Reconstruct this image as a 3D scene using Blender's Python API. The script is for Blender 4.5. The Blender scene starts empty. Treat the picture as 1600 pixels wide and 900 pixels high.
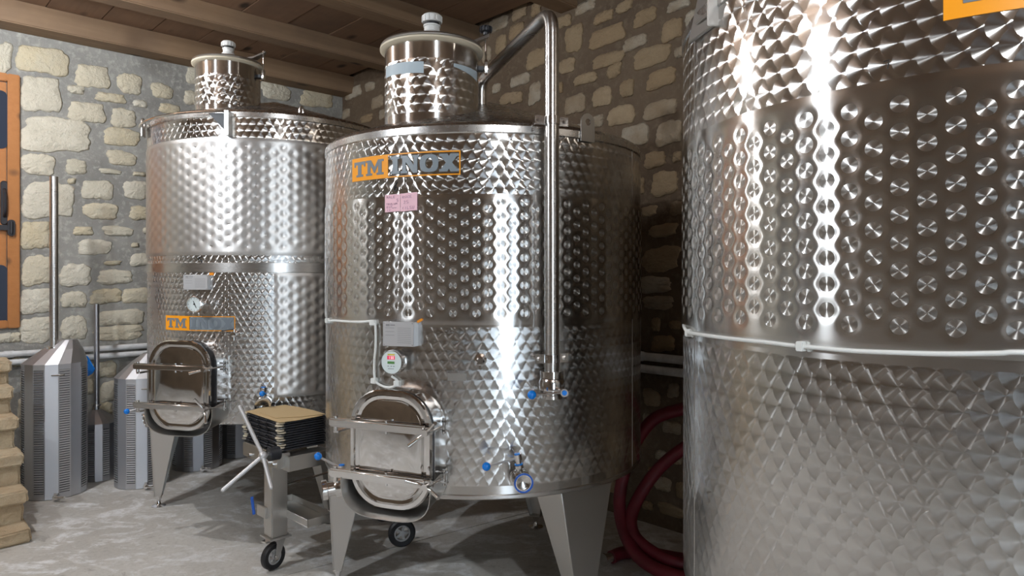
import bpy, bmesh, math, random
import numpy as np
from mathutils import Matrix, Vector
random.seed(7)
C = bpy.context.scene.collection
SC = bpy.context.scene
PI = math.pi

# ------------------------------------------------------------------ camera
F = 1081.0; HX = 800.0; HY = 433.0; EYE = 1.55
cam_d = bpy.data.cameras.new('camera'); cam = bpy.data.objects.new('camera', cam_d); C.objects.link(cam)
cam.location = (0, 0, EYE); cam.rotation_euler = (PI/2, 0, 0)
cam_d.sensor_width = 36.0; cam_d.lens = F/1600*36; cam_d.shift_y = -17/1600; cam_d.clip_start = .05
SC.camera = cam
# ------------------------------------------------------------------ world
W = bpy.data.worlds.new('world'); SC.world = W; W.use_nodes = True
W.node_tree.nodes['Background'].inputs[0].default_value = (.72, .86, 1, 1)
W.node_tree.nodes['Background'].inputs[1].default_value = 9.0
# ------------------------------------------------------------------ exposure
vs = SC.view_settings
vs.view_transform = 'Standard'; vs.look = 'None'; vs.gamma = 1.0; vs.use_curve_mapping = False
vs.exposure = 0.0
SC.cycles.max_bounces = 8; SC.cycles.glossy_bounces = 6; SC.cycles.diffuse_bounces = 4
SC.cycles.sample_clamp_indirect = 6.0
SC.cycles.caustics_reflective = True
SC.cycles.use_denoising = True
# lamps of the room: position, power (W), radius, colour
LAMPS = [((-3.1, 3.6, 3.25), 110, .045, (.97, .98, 1)),
         ((-3.2, 1.0, 3.15), 210, .045, (.86, .93, 1)),
         ((.80, -.80, 3.10), 150, .05, (.93, .97, 1)),
         ((3.0, 1.2, 3.25), 14, .05, (1, .9, .78))]

# ------------------------------------------------------------------ room frame
ANG = math.atan2(.69, .724)
D = Vector((math.cos(ANG), math.sin(ANG), 0))       # along the left wall, away from the camera
E = Vector((math.sin(ANG), -math.cos(ANG), 0))      # along the right wall, out of the left wall
CORNER = Vector((-1.735, 7.08, 0))
L1, L2, HC = 8.2, 9.6, 3.557
def P(px, py, Y): return Vector(((px-HX)/F*Y, Y, EYE-(py-HY)/F*Y))
def wall_left(px, py):
    k = (px-HX)/F                      # point = CORNER - D*a
    a = (CORNER.x - k*CORNER.y)/(D.x - k*D.y)
    y = CORNER.y - D.y*a
    return a, EYE-(py-HY)/F*y
def wall_right(px, py):
    k = (px-HX)/F                      # point = CORNER + E*a
    a = -(CORNER.x - k*CORNER.y)/(E.x - k*E.y)
    y = CORNER.y + E.y*a
    return a, EYE-(py-HY)/F*y
def LW(a, o, z): return CORNER - D*a + E*o + Vector((0, 0, z))
def RW(a, o, z): return CORNER + E*a - D*o + Vector((0, 0, z))

# ------------------------------------------------------------------ mesh builder
class MB:
    def __init__(s, M=None): s.v = []; s.f = []; s.M = M or Matrix.Identity(4)
    def add(s, vs, fs, M=None):
        o = len(s.v); M = s.M @ M if M is not None else s.M
        s.v += [M @ Vector(v) for v in vs]; s.f += [tuple(i+o for i in f) for f in fs]; return s
    def box(s, x0, x1, y0, y1, z0, z1, M=None):
        return s.add([(x0,y0,z0),(x1,y0,z0),(x1,y1,z0),(x0,y1,z0),(x0,y0,z1),(x1,y0,z1),(x1,y1,z1),(x0,y1,z1)],
                     [(0,3,2,1),(4,5,6,7),(0,1,5,4),(1,2,6,5),(2,3,7,6),(3,0,4,7)], M)
    def hexa(s, lo, hi, M=None):       # two quads
        return s.add(list(lo)+list(hi), [(3,2,1,0),(4,5,6,7),(0,1,5,4),(1,2,6,5),(2,3,7,6),(3,0,4,7)], M)
    def loft(s, rings, cap0=True, cap1=True, closed=True, M=None):
        n = len(rings[0]); vs = [p for r in rings for p in r]; fs = []
        for k in range(len(rings)-1):
            for i in range(n if closed else n-1):
                j = (i+1) % n
                fs.append((k*n+i, k*n+j, (k+1)*n+j, (k+1)*n+i))
        if closed and cap0: fs.append(tuple(range(n-1, -1, -1)))
        if closed and cap1: fs.append(tuple((len(rings)-1)*n+i for i in range(n)))
        return s.add(vs, fs, M)
    def lathe(s, prof, n=32, M=None, cap=True, a0=0, a1=2*PI):
        full = abs(a1-a0-2*PI) < 1e-6
        m = n if full else n+1
        rings = [[(r*math.sin(a0+(a1-a0)*i/n), -r*math.cos(a0+(a1-a0)*i/n), z) for i in range(m)] for r, z in prof]
        return s.loft(rings, cap and prof[0][0] > 1e-6, cap and prof[-1][0] > 1e-6, full, M)
    def tube(s, pts, r, n=12, caps=True):
        pts = [Vector(p) for p in pts]; rings = []; m = len(pts)
        rs = r if isinstance(r, (list, tuple)) else [r]*m
        t = (pts[1]-pts[0]).normalized()
        u = t.orthogonal().normalized()
        for i in range(m):
            if i == 0: t2 = (pts[1]-pts[0]).normalized()
            elif i == m-1: t2 = (pts[-1]-pts[-2]).normalized()
            else: t2 = ((pts[i+1]-pts[i]).normalized()+(pts[i]-pts[i-1]).normalized()).normalized()
            q = t.rotation_difference(t2); u = (q @ u).normalized(); t = t2
            w = t.cross(u)
            rings.append([pts[i]+(u*math.cos(2*PI*k/n)+w*math.sin(2*PI*k/n))*rs[i] for k in range(n)])
        return s.loft(rings, caps, caps)
    def rod(s, a, b, r, n=12, r2=None): return s.tube([a, b], [r, r if r2 is None else r2], n)
    def sphere(s, c, r, n=16):
        prof = [(max(r*math.sin(PI*i/(n//2)), 1e-4), -r*math.cos(PI*i/(n//2))) for i in range(n//2+1)]
        return s.lathe(prof, n, Matrix.Translation(Vector(c)))
WO = {}
def link(name, me, mat, parent, origin, label=None, kind=None):
    o = bpy.data.objects.new(name, me); C.objects.link(o)
    if mat: me.materials.append(mat)
    if parent is not None:
        o.parent = parent; o.location = Vector(origin)-WO[parent.name]
    else: o.location = origin
    WO[o.name] = Vector(origin)
    if label: o['label'] = label
    if kind: o['kind'] = kind
    return o
def part(name, mb, mat, parent=None, bevel=0, origin=None, ang=38, label=None, kind=None, seg=2):
    if origin is None:
        origin = WO[parent.name] if parent is not None else Vector((0, 0, 0))
    origin = Vector(origin)
    me = bpy.data.meshes.new(name)
    me.from_pydata([tuple(v-origin) for v in mb.v], [], mb.f)
    bm = bmesh.new(); bm.from_mesh(me)
    bmesh.ops.recalc_face_normals(bm, faces=bm.faces)
    if bevel:
        ed = [e for e in bm.edges if len(e.link_faces) == 2 and e.calc_face_angle(0) > .6]
        bmesh.ops.bevel(bm, geom=ed, offset=bevel, segments=seg, affect='EDGES', clamp_overlap=True)
    for f in bm.faces: f.smooth = True
    bm.to_mesh(me); bm.free()
    me.set_sharp_from_angle(angle=math.radians(ang))
    return link(name, me, mat, parent, origin, label, kind)
def centre(mb): 
    n = len(mb.v); return Vector((sum(v.x for v in mb.v)/n, sum(v.y for v in mb.v)/n, min(v.z for v in mb.v)))
def thing(name, label, cat, loc, group=None):
    o = bpy.data.objects.new(name, None); C.objects.link(o); o.location = loc; o.empty_display_size = .1
    o['label'] = label; o['category'] = cat
    if group: o['group'] = group
    WO[o.name] = Vector(loc); return o
def tag(o, label, cat, group=None):
    o['label'] = label; o['category'] = cat
    if group: o['group'] = group
    return o
def struct(name, mb, mat, **k):
    return part(name, mb, mat, None, kind='structure', origin=k.pop('origin', centre(mb)), **k)
def axis_m(p, ax, up=(0, 0, 1)):       # local z -> ax
    z = Vector(ax).normalized(); x = Vector(up).cross(z)
    if x.length < 1e-4: x = Vector((1, 0, 0))
    x.normalize(); y = z.cross(x)
    M = Matrix((x, y, z)).transposed().to_4x4(); M.translation = Vector(p); return M
def fillet(pts, r, n=8):
    pts = [Vector(p) for p in pts]; out = [pts[0]]
    for i in range(1, len(pts)-1):
        a = (pts[i-1]-pts[i]); b = (pts[i+1]-pts[i]); d = min(r, a.length*.49, b.length*.49)
        p0 = pts[i]+a.normalized()*d; p1 = pts[i]+b.normalized()*d
        for k in range(n+1):
            t = k/n; out.append(p0*(1-t)**2+pts[i]*2*t*(1-t)+p1*t*t)
    out.append(pts[-1]); return out
def spline(pts, n=8):
    pts = [Vector(p) for p in pts]; q = [pts[0]*2-pts[1]]+pts+[pts[-1]*2-pts[-2]]; out = []
    for i in range(1, len(q)-2):
        for k in range(n):
            t = k/n; a, b, c, d = q[i-1:i+3]
            out.append(.5*((2*b)+(c-a)*t+(2*a-5*b+4*c-d)*t*t+(3*b-a-3*c+d)*t**3))
    out.append(pts[-1]); return out

# ------------------------------------------------------------------ materials
class NT:
    def __init__(s, name):
        s.m = bpy.data.materials.new(name); s.m.use_nodes = True; s.t = s.m.node_tree
        s.b = s.t.nodes['Principled BSDF']
    def n(s, typ, **k):
        o = s.t.nodes.new(typ)
        for a, b in k.items(): setattr(o, a, b)
        return o
    def set(s, sock, v):
        if isinstance(v, bpy.types.NodeSocket): s.t.links.new(v, sock)
        else: sock.default_value = v
    def M(s, op, a, b=0.0, c=0.0):
        o = s.n('ShaderNodeMath', operation=op)
        for i, v in enumerate((a, b, c)): s.set(o.inputs[i], v)
        return o.outputs[0]
    def V(s, op, a, b=(0, 0, 0)):
        o = s.n('ShaderNodeVectorMath', operation=op); s.set(o.inputs[0], a)
        s.set(o.inputs['Scale'] if op == 'SCALE' else o.inputs[1], b)
        return o.outputs[0]
    def tex(s, kind='Object'): return s.n('ShaderNodeTexCoord').outputs[kind]
    def noise(s, vec, scale, detail=3, rough=.55, out=0, dist=0):
        o = s.n('ShaderNodeTexNoise'); s.set(o.inputs['Vector'], vec); s.set(o.inputs['Scale'], scale)
        o.inputs['Detail'].default_value = detail; o.inputs['Roughness'].default_value = rough
        o.inputs['Distortion'].default_value = dist
        return o.outputs[out]
    def scale(s, vec, xyz): return s.V('MULTIPLY', vec, xyz)
    def ramp(s, f, stops):
        o = s.n('ShaderNodeValToRGB'); s.set(o.inputs[0], f); e = o.color_ramp.elements
        while len(e) < len(stops): e.new(.5)
        for k, (p, c) in enumerate(stops):
            e[k].position = p; e[k].color = (c if len(c) == 4 else (*c, 1)) if isinstance(c, tuple) else (c, c, c, 1)
        return o.outputs[0]
    def mix(s, f, a, b, mode='MIX'):
        o = s.n('ShaderNodeMix', data_type='RGBA', blend_type=mode); s.set(o.inputs[0], f)
        s.set(o.inputs[6], a if isinstance(a, bpy.types.NodeSocket) else (*a, 1))
        s.set(o.inputs[7], b if isinstance(b, bpy.types.NodeSocket) else (*b, 1)); return o.outputs[2]
    def bump(s, h, strength=.3, dist=.01):
        o = s.n('ShaderNodeBump'); s.set(o.inputs['Height'], h); o.inputs['Strength'].default_value = strength
        o.inputs['Distance'].default_value = dist; s.t.links.new(o.outputs[0], s.b.inputs['Normal']); return o
    def p(s, **k):
        for a, v in k.items():
            nm = {'col': 'Base Color', 'rough': 'Roughness', 'metal': 'Metallic', 'aniso': 'Anisotropic', 'tan': 'Tangent',
                  'spec': 'Specular IOR Level', 'emis': 'Emission Strength', 'ecol': 'Emission Color'}[a]
            if isinstance(v, tuple) and len(v) == 3 and a in ('col', 'ecol'): v = (*v, 1)
            s.set(s.b.inputs[nm], v)
        return s.m
def plain(name, col, rough=.5, metal=0.0, **k):
    t = NT(name); return t.p(col=col, rough=rough, metal=metal, **k)
STEEL = (.60, .588, .572)

def cyl_uv(t, R):
    v = t.tex(); sp = t.n('ShaderNodeSeparateXYZ'); t.set(sp.inputs[0], v)
    x, y, z = sp.outputs
    u = t.M('MULTIPLY', t.M('ARCTAN2', x, t.M('MULTIPLY', y, -1.0)), R)
    L = t.M('MAXIMUM', t.M('SQRT', t.M('ADD', t.M('MULTIPLY', x, x), t.M('MULTIPLY', y, y))), 1e-4)
    return x, y, z, u, t.M('DIVIDE', x, L), t.M('DIVIDE', y, L)
def tan_vec(t, nx, ny, du, dv):
    c = t.n('ShaderNodeCombineXYZ')
    t.set(c.inputs[0], t.M('MULTIPLY', t.M('MULTIPLY', ny, -1.0), du)); t.set(c.inputs[1], t.M('MULTIPLY', nx, du)); t.set(c.inputs[2], dv)
    return t.V('NORMALIZE', c.outputs[0])
def steel_swirl(name, R, s=.0225, p=.078, rho=.034, rough=.175, z0=None, z1=None, bump=.15):
    """overlapping circular brushed discs: the grooves turn round each disc centre"""
    n = round(2*PI*R/s/2)*2; s = 2*PI*R/n
    t = NT(name); x, y, z, u, nx, ny = cyl_uv(t, R)
    im = t.M('FLOOR', t.M('DIVIDE', t.M('ADD', u, rho), s)); cur = None
    for k in (3, 2, 1, 0):
        i = t.M('SUBTRACT', im, float(k)); half = t.M('MULTIPLY', t.M('FLOORED_MODULO', i, 2.0), p/2)
        cv = t.M('ADD', t.M('MULTIPLY', t.M('ROUND', t.M('DIVIDE', t.M('SUBTRACT', z, half), p)), p), half)
        du = t.M('SUBTRACT', u, t.M('MULTIPLY', i, s)); dv = t.M('SUBTRACT', z, cv)
        d = t.M('SQRT', t.M('ADD', t.M('MULTIPLY', du, du), t.M('MULTIPLY', dv, dv)))
        if cur is None: cur = (du, dv, d)
        else:
            ins = t.M('LESS_THAN', d, rho)
            cur = tuple(t.M('ADD', a, t.M('MULTIPLY', ins, t.M('SUBTRACT', b, a))) for a, b in zip(cur, (du, dv, d)))
    du, dv, d = cur
    q = t.M('DIVIDE', d, rho)
    rgh = t.M('ADD', rough-.02, t.M('MULTIPLY', t.noise(t.tex(), 9, 4), .09))
    an = .99
    if z0 is not None:       # plain brushed margins above z1 and below z0
        ins = t.M('MULTIPLY', t.M('GREATER_THAN', z, z0), t.M('LESS_THAN', z, z1))
        du = t.M('MULTIPLY', du, ins); dv = t.M('ADD', t.M('MULTIPLY', dv, ins), t.M('MULTIPLY', t.M('SUBTRACT', 1.0, ins), .02))
        q = t.M('MULTIPLY', q, ins)
    t.bump(t.M('POWER', q, 6.0), bump, .0006)
    return t.p(col=STEEL, metal=1.0, rough=rgh, aniso=an, tan=tan_vec(t, nx, ny, du, dv))
def steel_dimple(name, R, s, p, zo, rd, zlo, zhi, rough=.19, rd_rough=.27, oan=.97):
    t = NT(name); x, y, z, u, nx, ny = cyl_uv(t, R); best = None
    i0 = t.M('FLOOR', t.M('DIVIDE', u, s))
    for k in (0, 1):
        i = t.M('ADD', i0, float(k)); half = t.M('MULTIPLY', t.M('FLOORED_MODULO', i, 2.0), p/2)
        zz = t.M('SUBTRACT', t.M('SUBTRACT', z, zo), half)
        cv = t.M('MULTIPLY', t.M('ROUND', t.M('DIVIDE', zz, p)), p)
        dv = t.M('SUBTRACT', zz, cv); du = t.M('SUBTRACT', u, t.M('MULTIPLY', i, s))
        d = t.M('SQRT', t.M('ADD', t.M('MULTIPLY', du, du), t.M('MULTIPLY', dv, dv)))
        cz = t.M('SUBTRACT', z, dv)
        if best is None: best = (du, dv, d, cz)
        else:
            c = t.M('LESS_THAN', d, best[2])
            best = tuple(t.M('ADD', a, t.M('MULTIPLY', c, t.M('SUBTRACT', b, a))) for a, b in zip(best, (du, dv, d, cz)))
    du, dv, d, cz = best
    ins = t.M('MULTIPLY', t.M('LESS_THAN', d, rd), t.M('MULTIPLY', t.M('GREATER_THAN', cz, zlo), t.M('LESS_THAN', cz, zhi)))
    out = t.M('SUBTRACT', 1.0, ins)
    du = t.M('MULTIPLY', du, ins); dv = t.M('ADD', t.M('MULTIPLY', dv, ins), t.M('MULTIPLY', out, .02))
    st = t.noise(t.scale(t.tex(), (2, 2, 260)), 3, 2)
    rgh = t.M('ADD', t.M('ADD', t.M('MULTIPLY', ins, rd_rough), t.M('MULTIPLY', out, rough)), t.M('MULTIPLY', st, .05))
    an = t.M('ADD', t.M('MULTIPLY', ins, .94), t.M('MULTIPLY', out, oan))
    return t.p(col=STEEL, metal=1.0, rough=rgh, aniso=an, tan=tan_vec(t, nx, ny, du, dv))
def steel_brushed(name, rough=.28, aniso=.6, col=STEEL, grain=(2, 2, 200)):
    t = NT(name); st = t.noise(t.scale(t.tex(), grain), 4, 2)
    c = t.n('ShaderNodeCombineXYZ'); c.inputs[2].default_value = 1; c.inputs[0].default_value = .01
    return t.p(col=col, metal=1.0, rough=t.M('ADD', rough-.04, t.M('MULTIPLY', st, .1)), aniso=aniso, tan=c.outputs[0])
def steel_plain(name, rough, col=STEEL):
    t = NT(name); st = t.noise(t.tex(), 30, 3)
    return t.p(col=col, metal=1.0, rough=t.M('ADD', rough-.03, t.M('MULTIPLY', st, .08)))
M_BRUSH = steel_brushed('brushed_steel')
M_CONE = steel_plain('cone_steel', .26)
M_MIRROR = steel_plain('polished_steel', .05, (.72, .71, .70))
M_CHROME = steel_plain('chrome_steel', .14, (.74, .73, .72))
M_SATIN = steel_plain('satin_steel', .36, (.56, .55, .53))
M_LEG = steel_brushed('leg_steel', .40, .4, (.60, .585, .56), (2, 2, 60))
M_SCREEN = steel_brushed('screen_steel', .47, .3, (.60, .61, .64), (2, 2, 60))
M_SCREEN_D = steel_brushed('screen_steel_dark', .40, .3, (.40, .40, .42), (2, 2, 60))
M_SLOT_SHADE = plain('slot_shadow_steel', (.10, .10, .11), .6, .5)  # near-black colour carries the shade inside the screen slots
M_SLOT = steel_plain('slot_steel', .38, (.62, .63, .65))
M_WHITE = plain('white_plastic', (.72, .72, .70), .4)
M_CABLE = plain('white_cable_sheath', (.78, .80, .78), .35)
M_CREAM = plain('cream_rubber', (.62, .55, .42), .6)
M_BLACK = plain('black_rubber', (.012, .012, .014), .45)
M_BLACKP = plain('black_plastic', (.018, .020, .026), .42)
M_BLUE = plain('blue_plastic', (.005, .20, .72), .25)
M_BLUER = plain('blue_gasket', (.01, .10, .50), .4)
M_ORANGE = plain('orange_vinyl', (.95, .36, .008), .4)
M_ORANGE_T = plain('orange_tag', (.85, .30, .02), .4)
M_GREY_INK = plain('grey_print', (.17, .20, .23), .45)
M_GREY_VIN = plain('grey_vinyl', (.23, .27, .30), .4)
M_INK = plain('marker_ink', (.01, .01, .012), .5)
M_PINK = plain('pink_paper', (.90, .58, .66), .8)
M_PEN = plain('pen_ink', (.32, .16, .28), .6)
M_TAPE = plain('pale_blue_tape', (.42, .50, .55), .55)
M_CARD = plain('cardboard', (.52, .38, .20), .85)
M_DIAL = plain('dial_face', (.72, .80, .80), .3)
M_YELLOW = plain('yellow_print', (.75, .62, .06), .4)
M_IRON = plain('black_iron', (.02, .02, .025), .5)
M_GLASS = plain('dark_pane', (.035, .045, .07), .15)
M_TRIM = plain('etched_line', (.28, .28, .29), .5)
M_PLATE = plain('data_plate', (.62, .62, .63), .42, .55)
M_BRASS = steel_plain('brass', .3, (.62, .48, .25))
M_GRAYP = plain('grey_hub', (.42, .42, .42), .5)
def emis(name, col, k):
    t = NT(name); return t.p(col=(0, 0, 0), ecol=col, emis=k)
M_RED_D = emis('red_display', (.85, .03, .10), .9)
M_GREEN_D = plain('green_display', (.10, .26, .08), .4)
M_DIGIT = emis('display_digits', (1, .75, .8), 1.2)

def mat_hose():
    t = NT('red_rubber_hose'); n = t.noise(t.tex(), 6, 4)
    return t.p(col=t.ramp(n, [(.3, (.10, .006, .012)), (.7, (.18, .012, .024))]), rough=.5)
M_HOSE = mat_hose()
def mat_pvc():
    t = NT('white_pipe_plastic'); n = t.noise(t.tex(), 12, 5)
    return t.p(col=t.ramp(n, [(.3, (.50, .50, .49)), (.6, (.72, .73, .74))]), rough=.45)
M_PVC = mat_pvc()
def mat_mortar(name, c1, c2, c3):
    t = NT(name); v = t.tex('Object')
    a = t.noise(v, 2.2, 5, .6); b = t.noise(v, 24, 5, .65)
    c = t.mix(t.ramp(a, [(.35, 0.0), (.65, 1.0)]), c1, c2)
    c = t.mix(t.ramp(b, [(.5, 0.0), (.72, 1.0)]), c, c3)
    h = t.M('ADD', t.M('MULTIPLY', t.noise(v, 9, 3, .5), .6), t.M('MULTIPLY', b, .5))
    t.bump(h, .7, .02)
    return t.p(col=c, rough=.9)
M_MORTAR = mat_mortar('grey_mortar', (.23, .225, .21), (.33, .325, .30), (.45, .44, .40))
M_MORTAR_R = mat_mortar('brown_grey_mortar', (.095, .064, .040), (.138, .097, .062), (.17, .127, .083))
def mat_stone(name, stops, wear):
    t = NT(name); r = t.n('ShaderNodeObjectInfo').outputs['Random']
    g = t.n('ShaderNodeNewGeometry').outputs['Position']
    a = t.noise(g, 7, 5, .6); b = t.noise(g, 38, 5, .7)
    base = t.ramp(r, stops)
    c = t.mix(t.ramp(a, [(.40, 0.0), (.70, .75)]), base, wear)
    c = t.mix(t.ramp(b, [(.55, 0.0), (.75, .35)]), c, (.20, .17, .12))
    h = t.M('ADD', t.noise(g, 30, 4, .7), t.M('MULTIPLY', t.noise(t.scale(g, (1, 1, 2)), 11, 3, .6), .8))
    t.bump(h, .8, .018)
    return t.p(col=c, rough=.92)
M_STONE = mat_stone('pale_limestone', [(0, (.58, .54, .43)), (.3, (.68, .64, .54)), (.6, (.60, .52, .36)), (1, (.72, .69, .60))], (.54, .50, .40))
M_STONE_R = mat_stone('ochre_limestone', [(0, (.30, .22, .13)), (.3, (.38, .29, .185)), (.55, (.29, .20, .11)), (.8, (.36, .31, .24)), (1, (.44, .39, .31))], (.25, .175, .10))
M_STEP = mat_stone('step_stone', [(0, (.48, .38, .25)), (1, (.56, .47, .33))], (.38, .27, .16))
def mat_wood(name, c1, c2, c3, knots=True, rough=.75):
    t = NT(name); r = t.n('ShaderNodeObjectInfo').outputs['Random']
    v = t.V('ADD', t.tex(), t.V('SCALE', (7, 3, 5), r)); 
    sc = t.n('ShaderNodeVectorMath', operation='SCALE'); sc.inputs[0].default_value = (9, 4, 6); t.set(sc.inputs['Scale'], r)
    v = t.V('ADD', t.tex(), sc.outputs[0])
    g = t.noise(t.scale(v, (.7, 14, 14)), 2.2, 4, .6, dist=.6); s2 = t.noise(v, 1.6, 4, .6)
    c = t.mix(g, c1, c2); c = t.mix(t.ramp(s2, [(.45, 0.0), (.75, .8)]), c, c3)
    if knots:
        vo = t.n('ShaderNodeTexVoronoi'); t.set(vo.inputs['Vector'], t.scale(v, (2.2, 4.5, 4.5))); vo.inputs['Scale'].default_value = 1.0
        c = t.mix(t.ramp(vo.outputs['Distance'], [(.08, 1.0), (.20, 0.0)]), c, (.035, .02, .012))
    t.bump(g, .3, .004)
    return t.p(col=c, rough=rough)
M_PLANK = mat_wood('ceiling_plank_wood', (.19, .105, .062), (.27, .165, .10), (.13, .078, .05))
M_BEAM = mat_wood('beam_wood', (.21, .13, .072), (.30, .20, .12), (.17, .11, .07))
M_PINE = mat_wood('varnished_pine', (.36, .13, .03), (.50, .21, .06), (.42, .17, .045), rough=.45)
def mat_floor():
    t = NT('worn_concrete'); v = t.tex('Object')
    a = t.noise(v, .9, 6, .6, dist=.5); b = t.noise(t.scale(v, (1, 1.6, 1)), 3.2, 7, .68, dist=1.2); f = t.noise(v, 40, 4, .7)
    c = t.mix(t.ramp(a, [(.35, 0.0), (.62, 1.0)]), (.44, .42, .385), (.60, .585, .55))
    c = t.mix(t.ramp(t.M('ADD', t.M('MULTIPLY', b, .7), t.M('MULTIPLY', t.noise(v, 14, 6, .75), .3)), [(.50, 0.0), (.60, .85)]), c, (.80, .81, .82))
    c = t.mix(t.ramp(b, [(.28, .8), (.40, 0.0)]), c, (.17, .15, .13))
    c = t.mix(t.ramp(f, [(.5, 0.0), (.8, .4)]), c, (.2, .18, .15))
    t.bump(t.M('ADD', b, t.M('MULTIPLY', f, .3)), .35, .008)
    return t.p(col=c, rough=t.ramp(b, [(.3, .38), (.6, .72)]))
M_FLOOR = mat_floor()

# ------------------------------------------------------------------ room shell
def prism(p, z0, z1):
    mb = MB(); n = len(p)
    mb.add([(a.x, a.y, z0) for a in p]+[(a.x, a.y, z1) for a in p],
           [tuple(range(n-1, -1, -1)), tuple(range(n, 2*n))]+[(i, (i+1) % n, n+(i+1) % n, n+i) for i in range(n)])
    return mb
room = [RW(-.4, -.4, 0), RW(L2+.4, -.4, 0), RW(L2+.4, L1+.4, 0), RW(-.4, L1+.4, 0)]
# the floor is cast in two slabs with a joint between them
J0 = Vector((-.68, 3.97, 0)); JD = Vector((.8, .6, 0)).normalized(); JN = Vector((-JD.y, JD.x, 0))
def clip(poly, p, n):
    out = []
    for i in range(len(poly)):
        a, b = poly[i], poly[(i+1) % len(poly)]; da = (a-p).dot(n); db = (b-p).dot(n)
        if da >= 0: out.append(a)
        if da*db < 0: out.append(a+(b-a)*(da/(da-db)))
    return out
mbf = prism(room, -.30, -.02)
for sgn in (1, -1):
    q = clip(room, J0+JN*.004*sgn, JN*sgn)
    m2 = prism(q, -.03, 0); mbf.add(m2.v, m2.f)
floor = struct('floor', mbf, M_FLOOR, origin=(0, 0, 0), label='worn grey concrete floor with whitish stains')
def wallbox(f, a0, a1, z0=0, z1=HC+.25, o0=-.4, o1=0):
    mb = MB(); lo = [f(a0, o0, z0), f(a1, o0, z0), f(a1, o1, z0), f(a0, o1, z0)]; hi = [f(a0, o0, z1), f(a1, o0, z1), f(a1, o1, z1), f(a0, o1, z1)]
    return mb.hexa(lo, hi)
wl = struct('wall_left', wallbox(LW, 0, L1), M_MORTAR, label='left wall of pale limestone blocks set in grey mortar')
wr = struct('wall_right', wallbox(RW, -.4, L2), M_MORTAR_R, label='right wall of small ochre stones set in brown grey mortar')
# walls behind the camera; the one to the right holds an open doorway to daylight
mbn = MB()
FW = lambda a, o, z: CORNER + E*(L2-o) - D*a + Vector((0, 0, z))     # wall opposite the left wall
NW = lambda a, o, z: CORNER + E*a - D*(L1-o) + Vector((0, 0, z))     # wall opposite the right wall
for (a0, a1, z0, z1) in ((-.4, 3.9, 0, HC+.25), (5.1, L1+.4, 0, HC+.25), (3.9, 5.1, 2.35, HC+.25)):
    mbn.hexa([FW(a0, -.4, z0), FW(a1, -.4, z0), FW(a1, 0, z0), FW(a0, 0, z0)], [FW(a0, -.4, z1), FW(a1, -.4, z1), FW(a1, 0, z1), FW(a0, 0, z1)])
struct('wall_front', mbn, M_MORTAR_R, label='wall behind the camera with an open doorway')
mbn = MB(); 
mbn.hexa([NW(-.4, -.4, 0), NW(L2+.4, -.4, 0), NW(L2+.4, 0, 0), NW(-.4, 0, 0)], [NW(-.4, -.4, HC+.25), NW(L2+.4, -.4, HC+.25), NW(L2+.4, 0, HC+.25), NW(-.4, 0, HC+.25)])
struct('wall_rear', mbn, M_MORTAR_R, label='stone wall behind the camera')
# ceiling: planks across, beams along the left wall
mbc = prism(room, HC+.03, HC+.25)
ceil = struct('ceiling', mbc, M_PLANK, label='wooden plank ceiling on beams')
def oriented(name, size, loc, rz, mat, parent, bevel=.004, kind=None, label=None, me=None):
    if me is None:
        mb = MB(); a, b, c = size; mb.box(-a/2, a/2, -b/2, b/2, -c/2, c/2)
        o = part(name, mb, mat, None, bevel, origin=(0, 0, 0), kind=kind, label=label)
    else:
        o = bpy.data.objects.new(name, me); C.objects.link(o)
    if parent is not None:
        o.parent = parent; o.location = Vector(loc)-WO[parent.name]
    else: o.location = loc
    o.rotation_euler = (0, 0, rz); WO[o.name] = Vector(loc); return o
angE = math.atan2(E.y, E.x)
a_first = wall_left(63, 28)[0]
pw = .362; me0 = None; k = -12
while True:
    a = a_first + pw*(k+.5); k += 1
    if a < -.1: continue
    if a > L1+.2: break
    pos = LW(a, L2/2, HC+.015+random.uniform(-.003, .003))
    o = oriented('plank', (L2+.2, pw-.006, .03), pos, angE, M_PLANK, ceil, .002, me=me0)
    me0 = o.data
me1 = None
for m in (6.10, 5.18, 4.18, 3.15, 2.10, 1.05, 0.0, -1.05, -2.1, -3.1):
    off = 6.32-m
    if m == 6.10: pos = LW(L1/2, off-.11, HC-.085); o = oriented('beam', (L1+.3, .22, .17), pos, ANG, M_BEAM, ceil, .008)
    else:
        pos = LW(L1/2, off-.08, HC-.07); o = oriented('beam', (L1+.3, .16, .145), pos, ANG, M_BEAM, ceil, .008, me=me1); me1 = o.data

# ------------------------------------------------------------------ stones in the walls
STONES_L = [(5,90,30,46),(68,95,80,42),(145,120,52,36),(203,131,38,32),(253,142,36,22),(300,153,26,20),(119,140,26,14),(64,148,62,56),
(173,153,46,15),(219,162,22,12),(265,170,34,14),(136,176,56,32),(193,185,40,28),(88,211,110,52),(190,214,60,26),(190,247,48,22),
(60,257,54,34),(119,261,34,22),(112,283,14,9),(172,268,36,8),(218,272,20,7),(153,297,48,30),(212,297,40,27),(76,313,84,54),
(158,330,54,26),(219,333,34,20),(56,368,48,44),(130,361,30,14),(184,361,50,15),(229,360,12,10),(148,386,56,22),(211,383,12,8),
(220,406,34,19),(176,411,28,7),(58,423,50,44),(118,430,48,36),(180,433,56,21),(58,471,54,40),(116,468,40,26),(166,463,50,22),(213,462,42,24),
(56,516,54,38),(116,512,40,38),(190,496,70,24),(186,520,80,22),(8,528,22,16),(24,527,18,16),
(40,596,18,34),(36,640,18,34),(40,684,16,38),(30,566,26,14),(160,578,44,26),(172,612,36,30),(160,640,30,24),(140,604,16,26),(178,668,40,30),(215,600,30,30),
(152,700,50,28),(34,728,20,30),(226,640,40,26)]
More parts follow.
